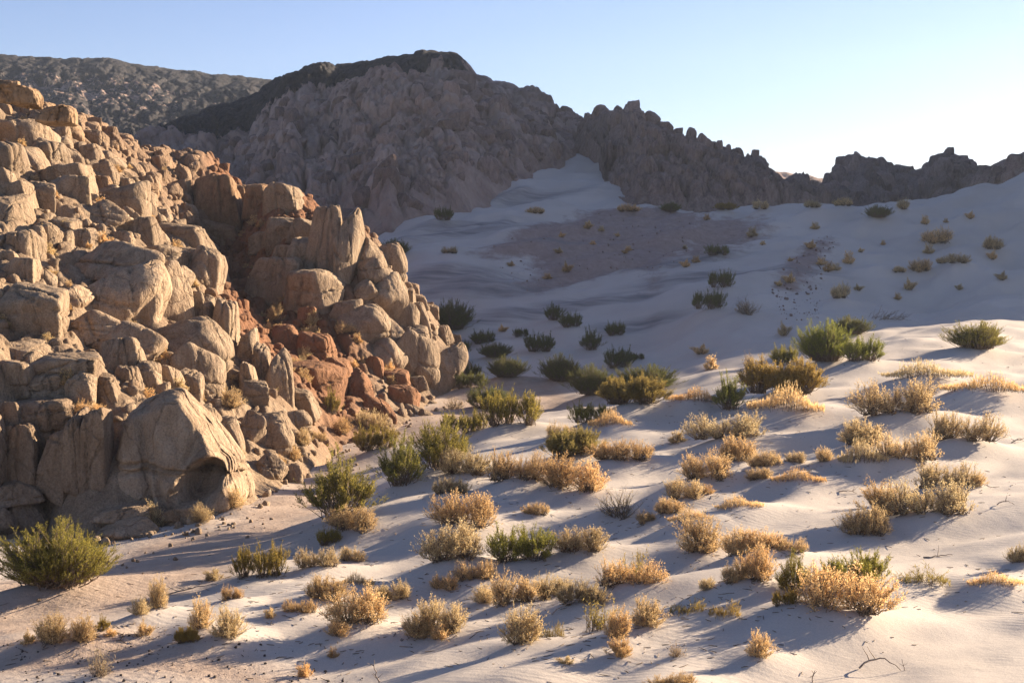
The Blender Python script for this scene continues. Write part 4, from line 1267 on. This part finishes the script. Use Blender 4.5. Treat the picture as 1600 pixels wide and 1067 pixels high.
def fringe_proto(name, seed, Wd, Dp, Ht, n, mat, stiff=0.25, blade=(.012, .10)):
    """a low strip of separate upright sprigs"""
    r = np.random.default_rng(seed)
    tw, lf = Geo(), Geo()
    for k in range(n):
        x = r.uniform(-.5, .5) * Wd; y = r.normal(0, .2) * Dp
        env = max(0.25, 1 - (abs(x) / (Wd / 2)) ** 3) * (0.75 + 0.35 * math.sin(9 * x / Wd + seed))
        L = Ht * r.uniform(.5, 1.0) * env
        d = unit(np.array([r.normal(0, stiff), r.normal(0, stiff), 1.0]))
        p = np.array([x, y, -.04]); e = p + d * L
        tv, tf = tube(np.stack([p, (p + e) / 2 + r.normal(0, .012, 3), e]), (.005, .0035, .0012))
        tw.add(tv, tf)
        m = 10
        s = r.uniform(.25, 1.05, m)[:, None]
        leaves(lf, p + (e - p) * s, unit(d + r.normal(0, .4, (m, 3))), r.uniform(.4, 1, m) * blade[1], r.uniform(.6, 1.2, m) * blade[0], r)
    return (tw.mesh(name + '_stems', M_TWIG), lf.mesh(name + '_foliage', mat), Wd, Dp, Ht)

PR = {
    'g1': [shrub_proto('golden_round', 10 + i, 1.3, 1.2, 0.95, 'gold', 1, 95, M_GOLD) for i in range(5)],
    'g2': [shrub_proto('golden_wide', 20 + i, 1.7, 1.1, 0.85, 'gold', 2, 120, M_GOLD) for i in range(4)],
    'g3': [shrub_proto('golden_long', 30 + i, 2.4, 1.1, 0.8, 'gold', 3 + i, 150, M_GOLD) for i in range(2)],
    'n1': [shrub_proto('broom_round', 40 + i, 1.8, 1.6, 1.4, 'green', 1, 105, M_GREEN) for i in range(3)],
    'n2': [shrub_proto('broom_wide', 50 + i, 2.6, 1.6, 1.2, 'green', 2 + i, 150, M_GREEN) for i in range(2)],
    'n9': [shrub_proto('broom_big', 60, 4.0, 3.2, 2.1, 'green', 1, 560, M_GREEN)],
    'y1': [shrub_proto('yellow_bush', 70 + i, 2.2, 1.3, 1.0, 'green', 2 + i, 260, M_YELL) for i in range(2)],
    'w1': [shrub_proto('twiggy', 80 + i, 1.2, 1.0, 0.8, 'twig', 1, 44, M_GOLD) for i in range(2)],
    't1': [shrub_proto('tuft', 90 + i, 0.5, 0.45, 0.45, 'gold', 1, 26, M_GOLD) for i in range(2)],
    'k1': [fringe_proto('fringe', 95 + i, 2.6, 1.1, 0.42, 460, M_GOLD) for i in range(2)],
    's1': [fringe_proto('grass_tuft', 97 + i, 1.0, 0.7, 0.55, 120, M_YELL, .3, (.011, .16)) for i in range(2)],
    'p1': [fringe_proto('stalks', 99 + i, 0.45, 0.4, 1.3, 60, M_YELL, .12, (.016, .16)) for i in range(2)],
}
NAMES = {'g': 'dry_shrub', 'k': 'dry_brush', 'n': 'green_shrub', 'y': 'yellow_shrub', 't': 'dry_tuft', 'w': 'twiggy_shrub', 'p': 'stem_clump', 's': 'grass_tuft'}
GRP = {'g': 'dry golden shrubs', 'k': 'low golden brush on the mounds', 'n': 'green broom shrubs', 'y': 'yellow-green shrubs', 't': 'small dry tufts', 'w': 'twiggy shrubs', 'p': 'tall stem clumps', 's': 'grass tufts'}
rs = random.Random(9)

def plant(kind, loc, w, h, label, group, fol_tint=None):
    asp = w / max(h, .05)
    key = {'k': 'k1', 'y': 'y1', 't': 't1', 'w': 'w1', 'p': 'p1', 's': 's1'}.get(kind)
    if kind == 'g': key = 'g1' if asp < 1.6 else ('g2' if asp < 2.3 else 'g3')
    if kind == 'n': key = 'n9' if w > 2.9 else ('n1' if asp < 1.6 else 'n2')
    br, fo, W0, D0, H0 = rs.choice(PR[key])
    root = empty(NAMES[kind], loc, rs.uniform(-.25, .25) + rs.choice((0, math.pi)))
    tag(root, label, {'g': 'shrub', 'n': 'shrub', 'y': 'shrub', 'w': 'shrub', 'k': 'brush', 't': 'tuft', 'p': 'shrub', 's': 'grass'}[kind], group)
    if key == 'n9': h *= 0.84
    sx_ = w / W0; sz_ = h / H0
    sy_ = min(max(sx_, 0.6 * sz_), 1.45 * sz_)
    j = rs.uniform(.74, 1.14); wv = rs.uniform(-.09, .09)
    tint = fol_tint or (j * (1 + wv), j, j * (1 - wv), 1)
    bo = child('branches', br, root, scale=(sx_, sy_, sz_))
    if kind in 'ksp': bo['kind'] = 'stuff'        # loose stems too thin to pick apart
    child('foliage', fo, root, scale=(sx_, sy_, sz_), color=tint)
    return root

gz = ground_h(sx, sy)
hz = hill_h(sx, sy)
for i, (x0, y0, x1, y1, kind, label, grp) in enumerate(SHRUBS):
    z = hz[i] + 0.05 if onhill[i] else gz[i]
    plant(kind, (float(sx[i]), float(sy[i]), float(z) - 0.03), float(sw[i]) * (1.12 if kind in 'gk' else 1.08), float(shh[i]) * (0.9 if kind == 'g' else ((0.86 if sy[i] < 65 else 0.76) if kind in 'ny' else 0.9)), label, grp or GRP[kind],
          ((0.62, 0.70, 0.72, 1) if sy[i] > 78 else (rs.uniform(1.05, 1.4), rs.uniform(1.05, 1.3), 0.85, 1)) if kind == 'n' else None)  # valley shade put into the tint: far broom darker and bluer than the near

# small tufts that nothing tells apart
def scatter(n, poly, lo, hi, label, group, seed, kind='t', fn=None):
    r = np.random.default_rng(seed)
    P = np.array(poly, float)
    c = np.stack([r.uniform(P[:, 0].min(), P[:, 0].max(), n * 12), r.uniform(P[:, 1].min(), P[:, 1].max(), n * 12)], 1)
    c = c[in_poly(c[:, 0], c[:, 1], P)][:n]
    x, y, z, h = cast(c[:, 0], c[:, 1], fn or full_cast_surface, n=420)
    zz = (hill_h if fn else ground_h)(x, y)
    for a in range(len(c)):
        if not h[a]: continue
        w = r.uniform(lo, hi)
        plant(kind, (float(x[a]), float(y[a]), float(zz[a])), w, w * r.uniform(.55, .95), label, group)
scatter(16, [(740, 405), (860, 345), (960, 330), (1100, 330), (1180, 400), (1000, 440), (860, 440)], .5, 1.1, 'tiny dry tuft scattered on the dark gravel patch', 'tufts on the gravel patch', 1)
scatter(24, [(1150, 350), (1290, 335), (1600, 330), (1600, 440), (1400, 470), (1230, 500), (1180, 420)], .5, 1.2, 'tiny dry tuft scattered over the shaded right-hand slope', 'tufts on the shaded slope', 2)
scatter(75, [(0, 170), (110, 190), (250, 265), (330, 410), (370, 600), (330, 640), (0, 640)], .35, .8, 'small dry golden tuft growing between blocks of the near rib', 'tufts among the near rocks', 3, fn=HILL0)
scatter(45, [(330, 330), (430, 330), (520, 490), (620, 600), (560, 650), (440, 640), (400, 520)], .4, .9, 'small dry golden tuft growing in the red gully', 'tufts in the gully', 4, fn=HILL0)

# ------------------------------------------------------------------ dead wood, pebbles
def branch_obj(name, label, px, py, length, seed, arch=0.0, forks=3, lift=0.05, ang=0.0, group='dead branches on the sand', thick=0.02, upright=False):
    r = np.random.default_rng(seed)
    x, y, z, h = cast(np.array([px], float), np.array([py], float), full_cast_surface, n=500)
    x, y = float(x[0]), float(y[0])
    g = Geo()
    n = 9
    t = np.linspace(0, 1, n)
    if upright:
        path = np.stack([0.18 * length * np.sin(2.1 * t + seed), 0.1 * length * np.cos(1.7 * t), t * length - .05], 1)
    else:
        dx = (t - .5) * length
        wx, wy = x + dx * math.cos(ang), y + dx * math.sin(ang)
        zz = ground_h(wx, wy) - float(ground_h(np.array([x]), np.array([y]))[0])
        path = np.stack([dx * math.cos(ang), dx * math.sin(ang) + r.normal(0, .03 * length, n), zz + lift * .4 + arch * np.sin(math.pi * t) ** .8], 1)
    path[1:-1] += r.normal(0, .014 * length, (n - 2, 3))
    g.add(*tube(path, np.linspace(thick, thick * .35, n), 5))
    for k in range(forks):
        i = r.integers(2, n - 2)
        d = unit(np.array([r.normal(0, .8), r.normal(0, .5), abs(r.normal(.5, .4))]))
        L = length * r.uniform(.2, .45)
        q = path[i] + d * L * np.linspace(0, 1, 4)[:, None] + r.normal(0, .012 * length, (4, 3)) * np.array([0, 1, 1, 1])[:, None]
        g.add(*tube(q, np.linspace(thick * .6, thick * .2, 4), 4))
    o = bpy.data.objects.new(name, g.mesh(name, M_DEAD)); COL.objects.link(o)
    o.location = (x, y, float(ground_h(np.array([x]), np.array([y]))[0]))
    tag(o, label, 'branch', group)
branch_obj('dead_branch', 'arched dead branch standing out of the sand at the lower right', 1375, 1048, .75, 1, arch=.22, forks=2, ang=-.2)
branch_obj('dead_branch', 'small upright dead twig right of the arched branch', 1412, 1048, .28, 2, upright=True, forks=3, thick=.010)
branch_obj('dead_branch', 'upright forked dead branch at the bottom edge left of centre', 592, 1066, .5, 3, upright=True, forks=4, thick=.016)
branch_obj('dead_branch', 'upright dead twig at the bottom edge right of centre', 1274, 1066, .28, 4, upright=True, forks=3, thick=.014)
branch_obj('dead_branch', 'thin dark stick lying on the lit sand below the central cluster', 1016, 922, .75, 5, lift=.05, forks=1, ang=.35, thick=.016)
branch_obj('dead_branch', 'short dark stick lying on lit sand above the crest grass', 1466, 870, .75, 6, lift=.06, forks=1, ang=.1, thick=.022)
branch_obj('dead_branch', 'curled dark root on the sand near the right edge', 1571, 802, .55, 7, arch=.12, forks=2, ang=.2, thick=.018)
branch_obj('dead_branch', 'crooked dark stick on the sand at the right edge above the root', 1590, 692, .8, 8, arch=.08, forks=3, ang=.6, thick=.03)
branch_obj('dead_branch', 'bent root trailing left from the yellow stem clump', 895, 968, 1.0, 9, arch=.10, forks=2, ang=.3, thick=.016)
branch_obj('dead_branch', 'grey root trailing between two bushes on the left bank', 300, 926, 1.3, 10, arch=.10, forks=3, ang=.35, thick=.022)
branch_obj('dead_branch', 'dead twig standing beside the leaning tuft at the bottom left', 183, 1034, .4, 11, upright=True, forks=3, thick=.012)
branch_obj('dead_branch', 'dark stick beside the long shadow left of the spiky mound bush', 1260, 762, .6, 13, arch=.05, forks=2, ang=.1, thick=.02)
branch_obj('dead_branch', 'dark stick on the sand under the spiky mound bush', 1325, 774, .6, 14, arch=.06, forks=2, ang=.1, thick=.02)
# heap of grey deadwood beside the brow bushes
x, y, z, h = cast(np.array([1386.]), np.array([500.]), full_cast_surface, n=500)
r = np.random.default_rng(5); g = Geo()
for k in range(46):
    b = np.array([r.normal(0, .8), r.normal(0, .4), 0.0]); d = unit(np.array([r.normal(.8, .5), r.normal(0, .5), abs(r.normal(.45, .25))])); L = r.uniform(.5, 1.5)
    g.add(*tube(b + d * L * np.linspace(0, 1, 5)[:, None] + r.normal(0, .04, (5, 3)), np.linspace(.028, .008, 5), 4))
o = bpy.data.objects.new('deadwood_heap', g.mesh('deadwood_heap', M_DEAD)); COL.objects.link(o)
o.location = (float(x[0]), float(y[0]), float(ground_h(x, y)[0]) + .05)
tag(o, 'heap of grey dead branches right of the largest brow bush', 'deadwood')

# pebbles: too many to count
def pebbles(name, label, poly, n, lo, hi, seed, mat):
    r = np.random.default_rng(seed)
    P = np.array(poly, float)
    c = np.stack([r.uniform(P[:, 0].min(), P[:, 0].max(), n * 6), r.uniform(P[:, 1].min(), P[:, 1].max(), n * 6)], 1)
    c = c[in_poly(c[:, 0], c[:, 1], P)][:n]
    x, y, z, h = cast(c[:, 0], c[:, 1], SAND0, n=240)
    ok = h & (inside_dist(x, y) < 0.5)
    x, y = x[ok], y[ok]; z = ground_h(x, y)
    g = Geo()
    for a in range(len(x)):
        s = lo * (hi / lo) ** (r.random() ** 2.2)
        v, f = ROCK_LO[r.integers(len(ROCK_LO))]
        R = np.array(Euler((r.uniform(0, 6), r.uniform(0, 6), r.uniform(0, 6))).to_matrix())
        g.add((v * (s * r.uniform(.8, 1.4), s, s * r.uniform(.5, .9))) @ R.T + (x[a], y[a], z[a] + s * .15), f)
    me = g.mesh(name, mat); o = bpy.data.objects.new(name, me); COL.objects.link(o)
    tag(o, label, 'pebbles', kind='stuff')
pebbles('pebbles', 'small dark pebbles strewn on the sand at the lower left', [(-50, 1010), (150, 1000), (420, 1005), (620, 1067), (-50, 1067)], 420, .012, .07, 1, M_DSTONE)
pebbles('gravel', 'dark stones strewn over the gravel patch of the far slope', [(750, 405), (860, 345), (930, 330), (1090, 330), (1075, 385), (1020, 440), (960, 425), (830, 455)], 500, .04, .24, 2, M_FAR)
pebbles('slope_stones', 'stones strewn on the gravelly strip of the right-hand slope', [(1205, 448), (1235, 400), (1290, 365), (1310, 375), (1290, 410), (1280, 500), (1225, 505)], 260, .05, .3, 3, M_FAR)
pebbles('wash_stones', 'small stones along the wash and the foot of the rocks', [(0, 840), (180, 850), (350, 815), (470, 755), (560, 700), (640, 660), (700, 650), (600, 720), (480, 790), (380, 850), (100, 950), (0, 960)], 300, .02, .18, 4, M_ROCK)
pebbles('rock_foot_rubble', 'broken rubble spilling onto the sand along the foot of the rocks', [(0, 822), (170, 826), (350, 796), (460, 738), (520, 694), (640, 650), (722, 606), (740, 622), (650, 672), (530, 716), (475, 764), (365, 824), (180, 858), (0, 852)], 520, .05, .5, 5, M_ROCK)

# wind-blown litter: twigs and crumbs of bark lying round the shrubs
r = np.random.default_rng(77); g = Geo()
near = [i for i in range(len(SHRUBS)) if sy[i] < 75 and not onhill[i]]
lx, ly = [], []
for i in near:
    m = int(10 + 9 * sw[i])
    lx.append(sx[i] + r.normal(-.2, .75, m) * (sw[i] + .4)); ly.append(sy[i] + r.normal(0, .5, m) * (sw[i] + .4))
lx = np.concatenate(lx); ly = np.concatenate(ly); lz = ground_h(lx, ly)
for a in range(len(lx)):
    an = r.uniform(0, math.pi); L = r.uniform(.04, .22) * (1.6 if r.random() < .12 else 1)
    dv = np.array([math.cos(an), math.sin(an), r.normal(0, .12)]) * L / 2
    p0 = np.array([lx[a], ly[a], lz[a] + .012])
    g.add(*tube(np.stack([p0 - dv, p0 + r.normal(0, .01, 3) * [1, 1, .3], p0 + dv]), (.008, .009, .004), 3))
o = bpy.data.objects.new('twig_litter', g.mesh('twig_litter', M_TWIG)); COL.objects.link(o)
tag(o, 'small twigs and bark litter lying on the sand round the shrubs', 'litter', kind='stuff')

# ------------------------------------------------------------------ thin air haze over the whole valley
hb_ = mesh_obj('haze', [(a, b, c) for a in (-900, 900) for b in (-120, 960) for c in (-60, 140)],
               [(0, 1, 3, 2), (4, 6, 7, 5), (0, 4, 5, 1), (2, 3, 7, 6), (0, 2, 6, 4), (1, 5, 7, 3)], M_SAND, None, False)
mh_ = bpy.data.materials.new('haze_air'); mh_.use_nodes = True
mh_.node_tree.nodes.remove(mh_.node_tree.nodes['Principled BSDF'])
pv = mh_.node_tree.nodes.new('ShaderNodeVolumePrincipled')
pv.inputs['Color'].default_value = (0.74, 0.84, 1.0, 1)
pv.inputs['Density'].default_value = 0.00015
pv.inputs['Anisotropy'].default_value = 0.35
mh_.node_tree.links.new(pv.outputs[0], mh_.node_tree.nodes['Material Output'].inputs['Volume'])
hb_.data.materials.clear(); hb_.data.materials.append(mh_)
tag(hb_, 'thin pale air haze filling the valley', 'haze', kind='stuff')
